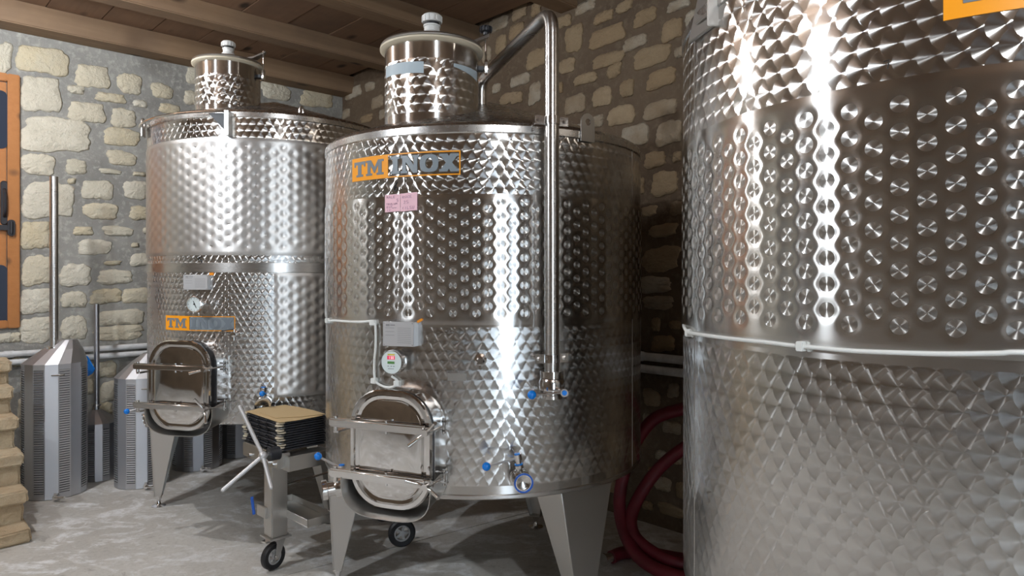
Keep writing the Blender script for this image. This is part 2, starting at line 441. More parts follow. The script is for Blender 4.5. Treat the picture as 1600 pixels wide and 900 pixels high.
STONES_R = [(552,145,24,18),(541,178,12,14),(590,160,18,20),(573,185,20,12),(578,135,16,14),(600,178,14,16),
(812,17,24,26),(838,14,16,20),(915,11,32,18),(943,27,32,17),(976,10,28,18),(1060,8,34,18),(1008,27,36,24),(1083,28,24,26),(881,34,24,20),
(897,60,30,40),(948,57,54,30),(1050,47,34,32),(992,67,38,20),(1018,88,62,30),(1062,82,16,18),(950,93,54,20),(838,92,32,28),(886,103,26,24),
(960,110,24,22),(1033,123,46,28),(915,123,36,18),(980,138,22,28),(941,151,30,32),(899,163,32,30),(836,146,20,32),(813,125,30,18),(808,153,18,18),
(876,137,8,18),(1031,171,54,26),(971,180,42,32),(935,189,18,18),(1045,208,42,36),(992,212,42,34),(807,48,24,22),(778,38,32,22),(783,69,18,26),
(760,84,16,26),(810,68,20,18),(796,153,30,18),(776,138,14,14),(905,200,14,12),
(1023,250,34,24),(1058,245,14,16),(1038,287,42,36),(1003,290,8,26),(1013,330,28,16),(1058,325,22,20),(1036,360,46,20),(1032,405,60,38),
(1020,445,56,24),(1028,473,50,20),(1025,507,14,22),(1055,508,18,14),(1036,537,36,24),(1018,621,28,26),(1052,610,18,22),(1012,655,16,18),(1050,668,28,20),
(1033,711,18,16),(1058,718,16,14),(1035,756,28,22),(1064,766,16,24),(1048,797,42,18),(1012,790,16,14),(1020,735,14,12)]
def stone_mesh(k):
    rnd = random.Random(100+k); n = 40; ph = [rnd.uniform(0, 6.28) for _ in range(6)]
    ring = []
    ex = rnd.choice((3.5, 4.5, 6.0))
    sk = rnd.uniform(-.12, .12)
    for i in range(n):
        a = 2*PI*i/n; c, s = math.cos(a), math.sin(a)
        r = (abs(c)**ex+abs(s)**ex)**(-1/ex)
        r *= 1+.07*math.sin(2*a+ph[0])+.05*math.sin(3*a+ph[1])+.03*math.sin(5*a+ph[2])+.03*math.sin(9*a+ph[3])+rnd.uniform(-.05, .05)
        x = r*c*.5; z = r*s*.5+sk*r*c*.5
        ring.append((x, z))
    vs = []
    for sc, o, j in ((1.02, -.02, 0), (1.0, .001, .001), (.93, .007, .003), (.55, .010, .005)):
        for x, z in ring: vs.append((x*sc, -(o+rnd.uniform(-j, j)), z*sc))
    vs.append((0, -.016, 0)); fs = []
    for q in range(3):
        for i in range(n): fs.append((q*n+i, q*n+(i+1) % n, (q+1)*n+(i+1) % n, (q+1)*n+i))
    for i in range(n): fs.append((3*n+i, 3*n+(i+1) % n, 4*n))
    me = bpy.data.meshes.new('stone'); me.from_pydata(vs, [], fs)
    bm = bmesh.new(); bm.from_mesh(me); bmesh.ops.recalc_face_normals(bm, faces=bm.faces)
    for f in bm.faces: f.smooth = True
    bm.to_mesh(me); bm.free(); return me
SM_L = [stone_mesh(k) for k in range(12)]; SM_R = [m.copy() for m in SM_L]
for m in SM_L: m.materials.append(M_STONE)
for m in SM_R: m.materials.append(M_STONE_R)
angL = math.atan2(D.y, D.x)            # stone local x along the wall, -y out of the wall
angR = math.atan2(E.y, E.x)
def put_stone(f, parent, meshes, a, z, w, h, rz):
    o = bpy.data.objects.new('stone', random.choice(meshes)); C.objects.link(o)
    p = f(a, 0, z); o.parent = parent; o.location = p-WO[parent.name]; o.rotation_euler = (0, 0, rz)
    fx = random.choice((1, -1)); o.scale = (w, 1, h)
# outward normal of the left wall is E: local -y must point along E -> rz = ang(D) since rot(-y)=(sin,-cos)=E
# outward normal of the right wall is -D: rot(-y)=(sin rz,-cos rz)=-D -> rz = angR
def lay(lst, hit, f, parent, meshes, rz, windows, vis):
    rect = []
    for cx, cy, w, h in lst:
        a, z = hit(cx, cy); w3 = abs(hit(cx+w/2, cy)[0]-hit(cx-w/2, cy)[0]); h3 = abs(hit(cx, cy+h/2)[1]-hit(cx, cy-h/2)[1])
        rect.append((a, z, w3, h3)); put_stone(f, parent, meshes, a, z, w3*.98, h3*1.02, rz)
    z = .12; row = 0
    while z < HC-.2:
        h = random.uniform(.14, .22); a = random.uniform(.05, .3)
        while a < L1-.2:
            w = random.uniform(.18, .42); ca, cz = a+w/2, z+h/2; a += w+random.uniform(.04, .09)
            pt = f(ca, 0, cz)
            if any(abs(ca-r[0]) < (w+r[2])/2+.02 and abs(cz-r[1]) < (h+r[3])/2+.015 for r in rect): continue
            if any(w0 < ca+w/2 and ca-w/2 < w1 and z0 < cz+h/2 and cz-h/2 < z1 for w0, w1, z0, z1 in windows): continue
            if ca > 6.2 and pt.y < 2.4 and pt.y > -9: 
                if ca > 6.6: continue
            px = HX+pt.x/pt.y*F if pt.y > .3 else -999; py = HY-(cz-EYE)/max(pt.y, .3)*F
            if vis(px, py): continue
            put_stone(f, parent, meshes, ca, cz, w*random.uniform(.85, 1), h*random.uniform(.75, 1), rz)
        z += h+random.uniform(.03, .06)
aw0 = wall_left(30, 300)[0]
WIN = (aw0, aw0+1.05, 1.17, 3.06)
lay(STONES_L, wall_left, LW, wl, SM_L, angL, [(WIN[0]-.04, WIN[1]+.04, WIN[2]-.03, WIN[3]+.05)], lambda x, y: -5 < x < 232)
lay(STONES_R, wall_right, RW, wr, SM_R, angR, [], lambda x, y: (x < 604 and x > 530 and y < 190) or (755 < x < 1075 and y < 235) or (1000 < x < 1072))

# ------------------------------------------------------------------ window in the left wall
mw = MB(); a0, a1, z0, z1 = WIN
def lbox(mb, f, a0, a1, o0, o1, z0, z1):
    return mb.hexa([f(a0, o0, z0), f(a1, o0, z0), f(a1, o1, z0), f(a0, o1, z0)], [f(a0, o0, z1), f(a1, o0, z1), f(a1, o1, z1), f(a0, o1, z1)])
for q in ((a0, a0+.075, z0, z1), (a1-.075, a1, z0, z1), (a0+.075, a1-.075, z0, z0+.06), (a0+.075, a1-.075, z1-.06, z1)):
    lbox(mw, LW, q[0], q[1], -.03, .035, q[2], q[3])
win = struct('window_1', mw, M_PINE, bevel=.006, label='varnished pine shutter window at the left edge')
m = MB(); lbox(m, LW, a0+.08, a1-.08, -.02, .015, z0+.065, z1-.065); part('shutter_leaf', m, M_PINE, win, .005)
def rrect(w, h, r, n=6):
    out = []
    for cx, cy, s in ((w/2-r, h/2-r, 0), (-w/2+r, h/2-r, 1), (-w/2+r, -h/2+r, 2), (w/2-r, -h/2+r, 3)):
        for k in range(n+1):
            a = PI/2*(s+k/n); out.append((cx+r*math.cos(a), cy+r*math.sin(a)))
    return out
for (pz0, pz1) in ((2.50, 2.93), (1.20, 1.64)):
    m = MB(); cz = (pz0+pz1)/2; ap = wall_left(11, 300)[0]; w = a1-.12-ap; ca = ap+w/2
    rr = rrect(w, pz1-pz0, .04)
    m.loft([[LW(ca+x, o, cz+z) for x, z in rr] for o in (.012, .019)]); part('pane', m, M_GLASS, win)
m = MB(); ha = wall_left(6, 300)[0]
m.loft([[LW(ha+x*s, o, 2.10+z*s2) for x, z in rrect(.05, .33, .024)] for o, s, s2 in ((.014, 1, 1), (.022, .8, .95))])
m.tube(fillet([LW(ha, .02, 2.2), LW(ha, .065, 2.17), LW(ha, .065, 2.03), LW(ha, .02, 2.0)], .03), .011, 8)
part('handle', m, M_IRON, win)
m = MB(); lbox(m, LW, a0+.04, a0+.30, .036, .05, 1.895, 1.935)
m.loft([[LW(a0+.055+x, o, 1.915+z) for x, z in rrect(.045, .12, .02)] for o in (.036, .06)])
m.rod(LW(a0+.055, .06, 1.87), LW(a0+.055, .06, 1.96), .012, 10)
part('latch', m, M_IRON, win, .002)

# ------------------------------------------------------------------ white pipes on the walls
def pipe(name, pts, r, label, group=None, clips=()):
    t = thing(name, label, 'pipe', Vector(pts[0])*1.0, group)
    m = MB(); m.tube(pts, r, 14); part('tube', m, M_PVC, t)
    for p, d in clips:
        m = MB(); m.rod(Vector(p)-Vector(d)*.03, Vector(p)+Vector(d)*.03, r*1.18, 14); part('coupling', m, M_PVC, t)
    return t
zt = wall_left(120, 546)[1]; zb = wall_left(120, 557)[1]
pipe('wall_pipe', [LW(.3, .045, zt), LW(L1-.1, .045, zt)], .022, 'upper of the two white pipes running low along the left wall', clips=[(LW(wall_left(12, 540)[0], .045, zt), D)])
pipe('wall_pipe', [LW(.3, .05, zb-.006), LW(L1-.1, .05, zb-.006)], .022, 'lower of the two white pipes running low along the left wall')
zr = wall_right(1035, 558)[1]; zr2 = wall_right(1035, 577)[1]
aR = wall_right(1006, 500)[0]
pipe('wall_pipe', [RW(.3, .05, zr), RW(L2-.2, .05, zr)], .026, 'upper white pipe along the right wall behind the red hose', clips=[(RW(aR, .05, zr), E)])
pipe('wall_pipe', [RW(.3, .055, zr2), RW(L2-.2, .055, zr2)], .026, 'lower white pipe along the right wall behind the red hose')
pipe('riser_pipe', [RW(aR, .055, zr+.027), RW(aR, .055, wall_right(1004, 370)[1])], .013, 'thin white riser pipe on the right wall beside the middle tank')

# ------------------------------------------------------------------ stone steps
steps_o = P(50, 848, 4.04); steps_o.z = 0
st = bpy.data.objects.new('trim_1', None); C.objects.link(st); st.location = steps_o; st['kind'] = 'structure'; st['label'] = 'rough stone steps climbing at the left edge'; WO[st.name] = steps_o
tops = [.095, .26, .435, .605, .775, .945]; EL = -D   # steps run to the left (-D direction), climb towards the wall (-E)
def step_block(w0, w1, s0, s1, z0, z1, name, seed):
    rnd = random.Random(seed); m = MB(); nx, ny, nz = 8, 3, 3
    p = {}
    bm = bmesh.new()
    def pt(i, j, k):
        x = w0+(w1-w0)*i/nx; y = s0+(s1-s0)*j/ny; z = z0+(z1-z0)*k/nz
        q = steps_o + EL*x - E*y; return Vector((q.x+rnd.uniform(-.006, .006), q.y+rnd.uniform(-.006, .006), max(z+rnd.uniform(-.005, .005)*(1 if 0 < k else 0), .001)))
    g = {(i, j, k): pt(i, j, k) for i in range(nx+1) for j in range(ny+1) for k in range(nz+1)}
    idx = {}; 
    def vid(t):
        if t not in idx: idx[t] = len(m.v); m.v.append(g[t])
        return idx[t]
    for i in range(nx):
        for j in range(ny):
            for k in (0, nz): m.f.append(tuple(vid(t) for t in ((i,j,k),(i+1,j,k),(i+1,j+1,k),(i,j+1,k))))
        for k in range(nz):
            for j in (0, ny): m.f.append(tuple(vid(t) for t in ((i,j,k),(i+1,j,k),(i+1,j,k+1),(i,j,k+1))))
    for j in range(ny):
        for k in range(nz):
            for i in (0, nx): m.f.append(tuple(vid(t) for t in ((i,j,k),(i,j+1,k),(i,j+1,k+1),(i,j,k+1))))
    bm.free()
    return part(name, m, M_STEP, st, .012, ang=50, seg=3)
pz = 0
for k, (tx, ty) in enumerate(((50, 823), (44, 763), (38, 705), (30, 650), (23, 603), (20, 562))):
    y0 = .15*k; q = steps_o-E*y0; kk = (tx-HX)/F
    x0 = (q.x-kk*q.y)/(D.x-kk*D.y); yy = q.y-D.y*x0
    zt_ = EYE-(ty-HY)/F*(yy+.03)
    if k: step_block(x0+.015, 1.1, y0+.045, y0+.28, pz-.02, zt_-.075, 'riser_block', 20+k)
    step_block(x0, 1.1, y0, y0+.30, zt_-.08 if k else .002, zt_, 'tread', 40+k); pz = zt_

# ------------------------------------------------------------------ tank tools
def nrm(phi): return Vector((math.sin(phi), -math.cos(phi), 0))
def tng(phi): return Vector((math.cos(phi), math.sin(phi), 0))
class Tank:
    def __init__(s, cx, cy, R): s.c = Vector((cx, cy, 0)); s.R = R
    def hit(s, px, py, r=None):
        r = r or s.R; k = (px-HX)/F; d = Vector((k, 1, 0)); c = s.c
        A = d.dot(d); B = -2*d.dot(c); Cc = c.dot(c)-r*r; disc = max(B*B-4*A*Cc, 0)
        Y = (-B-math.sqrt(disc))/(2*A); x = k*Y-c.x; y = Y-c.y
        return math.atan2(x, -y), EYE-(py-HY)/F*Y
    def p(s, phi, r, z): return s.c+nrm(phi)*r+Vector((0, 0, z))
    def frame(s, phi, r, z):    # x tangential right, y outward... columns: t, n, z
        M = Matrix((tng(phi), nrm(phi), Vector((0, 0, 1)))).transposed().to_4x4(); M.translation = s.p(phi, r, z); return M
def grid_mesh(name, V, nu, nv, closed):
    """V (nv+1, nu(+1), 3) numpy -> quad grid"""
    me = bpy.data.meshes.new(name); rows, cols = V.shape[:2]
    i = np.arange(cols if closed else cols-1); j = np.arange(rows-1)
    I, J = np.meshgrid(i, j); I2 = (I+1) % cols
    q = np.stack([J*cols+I, J*cols+I2, (J+1)*cols+I2, (J+1)*cols+I], -1).reshape(-1, 4)
    me.vertices.add(rows*cols); me.vertices.foreach_set('co', V.reshape(-1).astype(np.float32))
    me.loops.add(q.size); me.loops.foreach_set('vertex_index', q.reshape(-1).astype(np.int32))
    me.polygons.add(len(q)); me.polygons.foreach_set('loop_start', (np.arange(len(q))*4).astype(np.int32))
    me.polygons.foreach_set('use_smooth', np.ones(len(q), bool))
    me.update(calc_edges=True); me.validate(); return me
def sstep(a, b, x): t = np.clip((x-a)/(b-a), 0, 1); return t*t*(3-2*t)
def jacket(tank, root, name, z0, z1, s, p, zo, rd, zlo, zhi, A, r1, mat, proud=.004, f0=-PI, f1=PI, res=8, shape='disc'):
    R = tank.R+proud; full = f1-f0 > 6.28; du = s/res
    n = int(round((f1-f0)*R/du)); nz = int(round((z1-z0)/(p/8)))
    th = f0+(f1-f0)*np.arange(n if full else n+1)/n; zz = np.linspace(z0, z1, nz+1)
    TH, Z = np.meshgrid(th, zz); U = TH*tank.R
    d = np.full(U.shape, 9.)
    i0 = np.floor(U/s)
    for k in (-1, 0, 1, 2):
        i = i0+k; half = np.mod(i, 2)*p/2; q = Z-zo-half; cv = np.round(q/p)*p
        cz = zo+half+cv; dd = np.hypot(U-i*s, q-cv); dd = np.where((cz > zlo) & (cz < zhi), dd, 9.)
        d = np.minimum(d, dd)
    if shape == 'disc': h = A*sstep(rd*.72, r1, d)
    else: h = A*(1-np.exp(-(d/r1)**2*1.6))-A*.35*np.exp(-(d/rd)**2)
    edge = sstep(0, .018, Z-z0)*sstep(0, .018, z1-Z)
    if not full: edge = edge*sstep(0, .02, U-f0*tank.R)*sstep(0, .02, f1*tank.R-U)
    h = h*edge
    rr = R+h
    V = np.stack([rr*np.sin(TH), -rr*np.cos(TH), Z], -1)
    # close the sheet edges onto the shell
    lip = lambda r_, z_: np.stack([r_*np.sin(th), -r_*np.cos(th), np.full(th.shape, z_)], -1)[None]
    V = np.concatenate([lip(tank.R-.004, z0-.0005), lip(R-.0012, z0), V, lip(R-.0012, z1), lip(tank.R-.004, z1+.0005)], 0)
    me = grid_mesh(name, V, n, nz, full)
    me.set_sharp_from_angle(angle=math.radians(50))
    return link(name, me, mat, root, WO[root.name])
def band(tank, root, name, prof, mat, n=160, label=None):
    m = MB(Matrix.Translation(tank.c)); m.lathe(prof, n, cap=False); return part(name, m, mat, root, ang=30, label=label)
def patch(tank, phi0, phi1, z00, z01, z10, z11, off, n=12, R=None):
    """curved sticker: left edge z00..z01, right edge z10..z11"""
    m = MB(); R = (R or tank.R)
    lo = [[tank.p(phi0+(phi1-phi0)*i/n, R+o, z00+(z10-z00)*i/n) for i in range(n+1)] for o in (off-.0008, off)]
    hi = [[tank.p(phi0+(phi1-phi0)*i/n, R+o, z01+(z11-z01)*i/n) for i in range(n+1)] for o in (off-.0008, off)]
    rings = [[lo[0][i], lo[1][i], hi[1][i], hi[0][i]] for i in range(n+1)]
    return m.loft(rings)
LET = {'T': [[(0,1),(1,1),(1,.66),(.86,.66),(.86,.80),(.66,.80),(.66,.14),(.80,.14),(.80,0),(.20,0),(.20,.14),(.34,.14),(.34,.80),(.14,.80),(.14,.66),(0,.66)]],
 'M': [[(0,1),(.30,1),(.5,.52),(.70,1),(1,1),(1,.86),(.90,.86),(.90,.14),(1,.14),(1,0),(.62,0),(.62,.14),(.70,.14),(.70,.66),(.52,.14),(.48,.14),(.27,.66),(.27,.14),(.36,.14),(.36,0),(0,0),(0,.14),(.09,.14),(.09,.86),(0,.86)]],
 'I': [[(.1,1),(.9,1),(.9,.84),(.72,.84),(.72,.16),(.9,.16),(.9,0),(.1,0),(.1,.16),(.28,.16),(.28,.84),(.1,.84)]],
 'N': [[(0,1),(.36,1),(.72,.42),(.72,.86),(.62,.86),(.62,1),(1,1),(1,.86),(.91,.86),(.91,0),(.68,0),(.28,.64),(.28,.14),(.38,.14),(.38,0),(0,0),(0,.14),(.09,.14),(.09,.86),(0,.86)]],
 'X': [[(0,1),(.42,1),(.5,.86),(.58,1),(1,1),(1,.85),(.90,.85),(.66,.5),(.90,.15),(1,.15),(1,0),(.58,0),(.5,.16),(.42,0),(0,0),(0,.15),(.10,.15),(.34,.5),(.10,.85),(0,.85)]]}
def letter(tank, m, ch, phi0, phi1, z0, z1, off, R=None, slope=0):
    R = R or tank.R
    def mp(x, y, o): return tank.p(phi0+(phi1-phi0)*x, R+off+o, z0+(z1-z0)*y+slope*x)
    if ch == 'O':
        n = 20
        ro = [(.5+.5*math.copysign(abs(math.cos(a))**.7, math.cos(a)), .5+.5*math.copysign(abs(math.sin(a))**.7, math.sin(a))) for a in [2*PI*i/n for i in range(n)]]
        ri = [(.5+.20*math.cos(a), .5+.30*math.sin(a)) for a in [2*PI*i/n for i in range(n)]]
        m.loft([[mp(x, y, 0) for x, y in ri], [mp(x, y, .0006) for x, y in ri], [mp(x, y, .0006) for x, y in ro], [mp(x, y, 0) for x, y in ro]], False, False); return
    for poly in LET[ch]:
        bm = bmesh.new(); f = bm.faces.new([bm.verts.new((x, y, 0)) for x, y in poly]); bmesh.ops.triangulate(bm, faces=[f])
        bm.verts.index_update(); vs = [mp(v.co.x, v.co.y, .0006) for v in bm.verts]; fs = [tuple(v.index for v in q.verts) for q in bm.faces]
        n = len(vs); vs += [mp(v.co.x, v.co.y, 0) for v in bm.verts]
        fs += [(i, (i+1) % n, n+(i+1) % n, n+i) for i in range(n)]
        bm.free(); m.add(vs, fs)
def logo(tank, root, pxl, pxr, pxm, yt, yb, lead=True):
    """orange TM block and framed grey INOX, printed on the curved shell"""
    f0 = tank.hit(pxl, yt)[0]; f1 = tank.hit(pxr, yt)[0]; fm = tank.hit(pxm, yt)[0]
    z1 = tank.hit((pxl+pxr)/2, yt)[1]; z0 = tank.hit((pxl+pxr)/2, yb)[1]; return logo_a(tank, root, f0, fm, f1, z0, z1)
def logo_a(tank, root, f0, fm, f1, z0, z1, grey_back=False):
    h = z1-z0; b = h*.05; db = b/tank.R
    lg = part('logo_sticker', patch(tank, f0, fm, z0, z1, z0, z1, .0018), M_ORANGE, root, label='orange sticker block reading TM')
    m = MB()
    for q in ((fm, f1, z0, z0+b), (fm, f1, z1-b, z1)): mm = patch(tank, q[0], q[1], q[2], q[3], q[2], q[3], .0018); m.add(mm.v, mm.f)
    mm = patch(tank, f1-db, f1, z0+b, z1-b, z0+b, z1-b, .0018, 2); m.add(mm.v, mm.f)
    part('sticker_frame', m, M_ORANGE, lg)
    if grey_back: part('sticker_ground', patch(tank, fm+db, f1-db*1.5, z0+b*1.5, z1-b*1.5, z0+b*1.5, z1-b*1.5, .0012), M_GREY_VIN, lg)
    w = fm-f0; m = MB()
    letter(tank, m, 'T', f0+w*.08, f0+w*.42, z0+h*.17, z0+h*.83, .0024); letter(tank, m, 'M', f0+w*.44, f0+w*.90, z0+h*.17, z0+h*.83, .0024)
    part('letters_tm', m, M_GREY_INK, lg)
    w = f1-fm; m = MB()
    for ch, a, b_ in (('I', .03, .20), ('N', .20, .46), ('O', .47, .72), ('X', .73, .98)): letter(tank, m, ch, fm+w*a, fm+w*b_, z0+h*.14, z0+h*.88, .0024)
    part('letters_inox', m, M_GREY_INK if grey_back else M_GREY_VIN, lg)
def strokes(tank, root, name, segs, phi, z, s, mat, r=.0014, off=.001, R=None, parent=None):
    R = R or tank.R; m = MB()
    for pl in segs: m.tube([tank.p(phi+x*s/R, R+off, z+y*s) for x, y in pl], r, 6)
    return part(name, m, mat, root)
def leg(tank, root, phi, ztop, W=.155, wf=.035):
    R = tank.R; t = tng(phi); n = nrm(phi); c = tank.c
    def pt(x, r, z): return c+n*r+t*x+Vector((0, 0, z))
    zb = .075; th = .006; dt, db = .20, .045
    m = MB()
    def cr(x, r): return math.sqrt(max(r*r-x*x, 0))
    # outer plate (flat, follows the shell chord) and two flanges running inwards
    ro_t = cr(W, R-.006); ro_b = ro_t-.01
    m.hexa([pt(-wf, ro_b-th, zb), pt(wf, ro_b-th, zb), pt(wf, ro_b, zb), pt(-wf, ro_b, zb)],
           [pt(-W, ro_t-th, ztop), pt(W, ro_t-th, ztop), pt(W, ro_t, ztop), pt(-W, ro_t, ztop)])
    for s in (-1, 1):
        m.hexa([pt(s*(wf-th), ro_b-db, zb), pt(s*wf, ro_b-db, zb), pt(s*wf, ro_b-th, zb), pt(s*(wf-th), ro_b-th, zb)],
               [pt(s*(W-th), ro_t-dt, ztop), pt(s*W, ro_t-dt, ztop), pt(s*W, ro_t-th, ztop), pt(s*(W-th), ro_t-th, ztop)])
    m.hexa([pt(-wf, ro_b-db, zb-.006), pt(wf, ro_b-db, zb-.006), pt(wf, ro_b, zb-.006), pt(-wf, ro_b, zb-.006)],
           [pt(-wf, ro_b-db, zb), pt(wf, ro_b-db, zb), pt(wf, ro_b, zb), pt(-wf, ro_b, zb)])
    L = part('leg', m, M_LEG, root, .0012, seg=1)
    m = MB(Matrix.Translation(pt(0, ro_b-db/2, 0)))
    m.lathe([(.045, .0), (.045, .004), (.018, .012), (.013, .02), (.013, .05), (.02, .052), (.02, .069)], 20)
    part('foot', m, M_CHROME, L)
    return L
def cone_top(tank, root, z0, h, Rr=None):
    R = tank.R
    prof = [(R, z0-.045), (R+.004, z0-.04), (R+.004, z0-.012), (R-.004, z0), (R-.02, z0+.010), (R*.75, z0+h*.27), (R*.5, z0+h*.53), (R*.25, z0+h*.79), (.03, z0+h), (.0001, z0+h)]
    return band(tank, root, 'cone_top', prof, M_CONE, 128)
def bottom(tank, root, z0):
    R = tank.R
    return band(tank, root, 'tank_bottom', [(R, z0+.002), (R-.01, z0-.004), (R*.5, z0-.03), (.0001, z0-.05)], M_SATIN, 96)
def chimney(tank, root, c, r, z0, z1, mat, vent_scale=1.0, knob=True, arm_dir=(.85, -.1), lidcol=M_CREAM):
    c = Vector((c[0], c[1], 0))
    m = MB(Matrix.Translation(c)); m.lathe([(r, z0), (r, z1)], 96, cap=False)
    ch = part('manhole_neck', m, mat, root, origin=c)
    m = MB(Matrix.Translation(c)); m.lathe([(r-.002, z1-.012), (r+.012, z1-.010), (r+.022, z1-.002), (r+.022, z1+.006), (r+.01, z1+.010), (r-.002, z1+.011)], 96, cap=False); part('rim_gasket', m, lidcol, ch)
    m = MB(Matrix.Translation(c)); m.lathe([(r+.016, z1+.010), (r+.020, z1+.016), (r+.014, z1+.024), (r*.8, z1+.030), (.03, z1+.036), (.0001, z1+.036)], 96); part('manhole_lid', m, M_SATIN, root)
    q = vent_scale; z = z1+.034
    m = MB(Matrix.Translation(c)); m.lathe([(.014*q, z-.005), (.014*q, z+.05*q)], 20); part('vent_stem', m, M_CHROME, root)
    m = MB(Matrix.Translation(c)); z += .035*q
    ring = [(.024*q, z), (.030*q, z+.004*q), (.042*q, z+.014*q), (.044*q, z+.022*q), (.036*q, z+.030*q), (.036*q, z+.050*q), (.040*q, z+.052*q), (.040*q, z+.058*q), (.026*q, z+.060*q)]
    m.lathe(ring, 32); vv = part('vent_valve', m, M_WHITE, root, label='white plastic vent valve')
    m = MB(Matrix.Translation(c)); m.lathe([(.034*q, z+.058*q), (.034*q, z+.070*q)], 24); part('vent_gap', m, M_BLACK, vv)
    m = MB(Matrix.Translation(c)); m.lathe([(.030*q, z+.070*q), (.045*q, z+.071*q), (.046*q, z+.100*q), (.038*q, z+.107*q), (.0001, z+.109*q)], 32)
    for k in range(14):
        a = 2*PI*k/14; M = Matrix.Translation((0, 0, z+.086*q)) @ Matrix.Rotation(a, 4, 'Z')
        m.box(.040*q, .048*q, -.003*q, .003*q, -.012*q, .012*q, M)
    part('vent_cap', m, M_WHITE, vv)
    # swing clamp: arm across the lid, swing bolt and knob at the rim
    d = Vector((arm_dir[0], arm_dir[1], 0)).normalized(); w = Vector((-d.y, d.x, 0)); zz = z1+.04
    e = c+d*(r+.035)
    m = MB(); pr = [(r*.25, .0, .016), (r*.6, .004, .026), (r*.9, .014, .028), (r+.02, .034, .022), (r+.05, .05, .014)]
    rings = [[c+d*x+w*hw+Vector((0, 0, zz+dz-.004)), c+d*x-w*hw+Vector((0, 0, zz+dz-.004)), c+d*x-w*hw*.8+Vector((0, 0, zz+dz+.01)), c+d*x+w*hw*.8+Vector((0, 0, zz+dz+.01))] for x, dz, hw in pr]
    m.loft(rings); arm = part('clamp_arm', m, M_SATIN, root, .002)
    m = MB(); m.rod(e+Vector((0, 0, z1-.06)), e+Vector((0, 0, zz+.06)), .005, 8)
    m.loft([[e+w*x*s+Vector((0, 0, z1-.055+y*s))+d*o for x, y in rrect(.032, .07, .015, 3)] for o, s in ((-.006, 1), (.006, 1))])
    part('swing_bolt', m, M_CHROME, arm)
    m = MB()
    a = c+d*(r-.004); m.hexa([a-w*.02+Vector((0,0,z1-.075)), a-w*.02+d*.03+Vector((0,0,z1-.075)), a+w*.02+d*.03+Vector((0,0,z1-.075)), a+w*.02+Vector((0,0,z1-.075))],
                             [a-w*.02+Vector((0,0,z1-.055)), a-w*.02+d*.03+Vector((0,0,z1-.055)), a+w*.02+d*.03+Vector((0,0,z1-.055)), a+w*.02+Vector((0,0,z1-.055))])
    part('clamp_lug', m, M_BLACKP, arm, .002)
    if knob:
        m = MB(Matrix.Translation(e+Vector((0, 0, zz+.055)))); m.lathe([(.012, 0), (.013, .012), (.024, .016), (.027, .03), (.022, .04), (.0001, .042)], 20)
        for k in range(10):
            M = Matrix.Rotation(2*PI*k/10, 4, 'Z'); m.box(.022, .030, -.004, .004, .015, .036, M)
        part('clamp_knob', m, M_BLACKP, arm)
    return ch
def valve(root, base, ax, face, lever, ball, r=.026, stem=(0, 0, 1), label=None, dark=True, stem_len=.055):
    """butterfly valve: stub from base along ax to its open mouth at face; lever ends in a blue ball"""
    base = Vector(base); face = Vector(face); ax = Vector(ax).normalized(); L = (face-base).length
    Mx = axis_m(base, ax)
    m = MB(Mx); m.lathe([(r*.8, 0), (r*.8, L*.35)], 24, cap=False)
    m.lathe([(r*1.05, L*.30), (r*1.5, L*.32), (r*1.5, L*.46), (r*1.05, L*.48)], 24)
    m.lathe([(r*1.3, L*.48), (r*1.42, L*.52), (r*1.42, L*.72), (r*1.3, L*.76)], 24)
    m.lathe([(r*1.02, L*.76), (r*1.02, L*.90), (r*1.45, L*.92), (r*1.45, L), (r*1.05, L), (r*1.05, L*.86), (r*.2, L*.80)], 28)
    v = part('valve', m, M_CHROME, root, ang=30, label=label)
    m = MB(Mx); m.lathe([(r*1.18, L-.001), (r*1.20, L+.004), (r*1.42, L+.004), (r*1.44, L-.001)], 28, cap=False); part('gasket_ring', m, M_BLUER if dark else M_CHROME, v)
    s = Vector(stem).normalized(); q = base+ax*(L*.62)+s*r*1.2
    m = MB(); m.rod(q, q+s*stem_len, r*.42, 16); m.rod(q+s*stem_len*.25, q+s*stem_len*.45, r*.62, 16)
    m.rod(q+s*stem_len*.8, q+s*(stem_len+.012), r*.60, 16); part('valve_stem', m, M_CHROME, v)
    m = MB(); m.rod(q+s*(stem_len+.012), q+s*(stem_len+.015), r*.42, 16); part('stem_cap', m, M_BLUE, v)
    m = MB(); m.rod(q+s*stem_len*.5, q+s*stem_len*.56, r*.64, 16); part('stem_ring', m, M_BLUE, v)
    a = q+s*(stem_len*.95); b = Vector(ball)
    m = MB(); m.rod(a, b, .0048, 10); part('lever', m, M_PLATE, v)
    m = MB(); m.sphere(b, .0165, 18); part('lever_ball', m, M_BLUE, v)
    return v
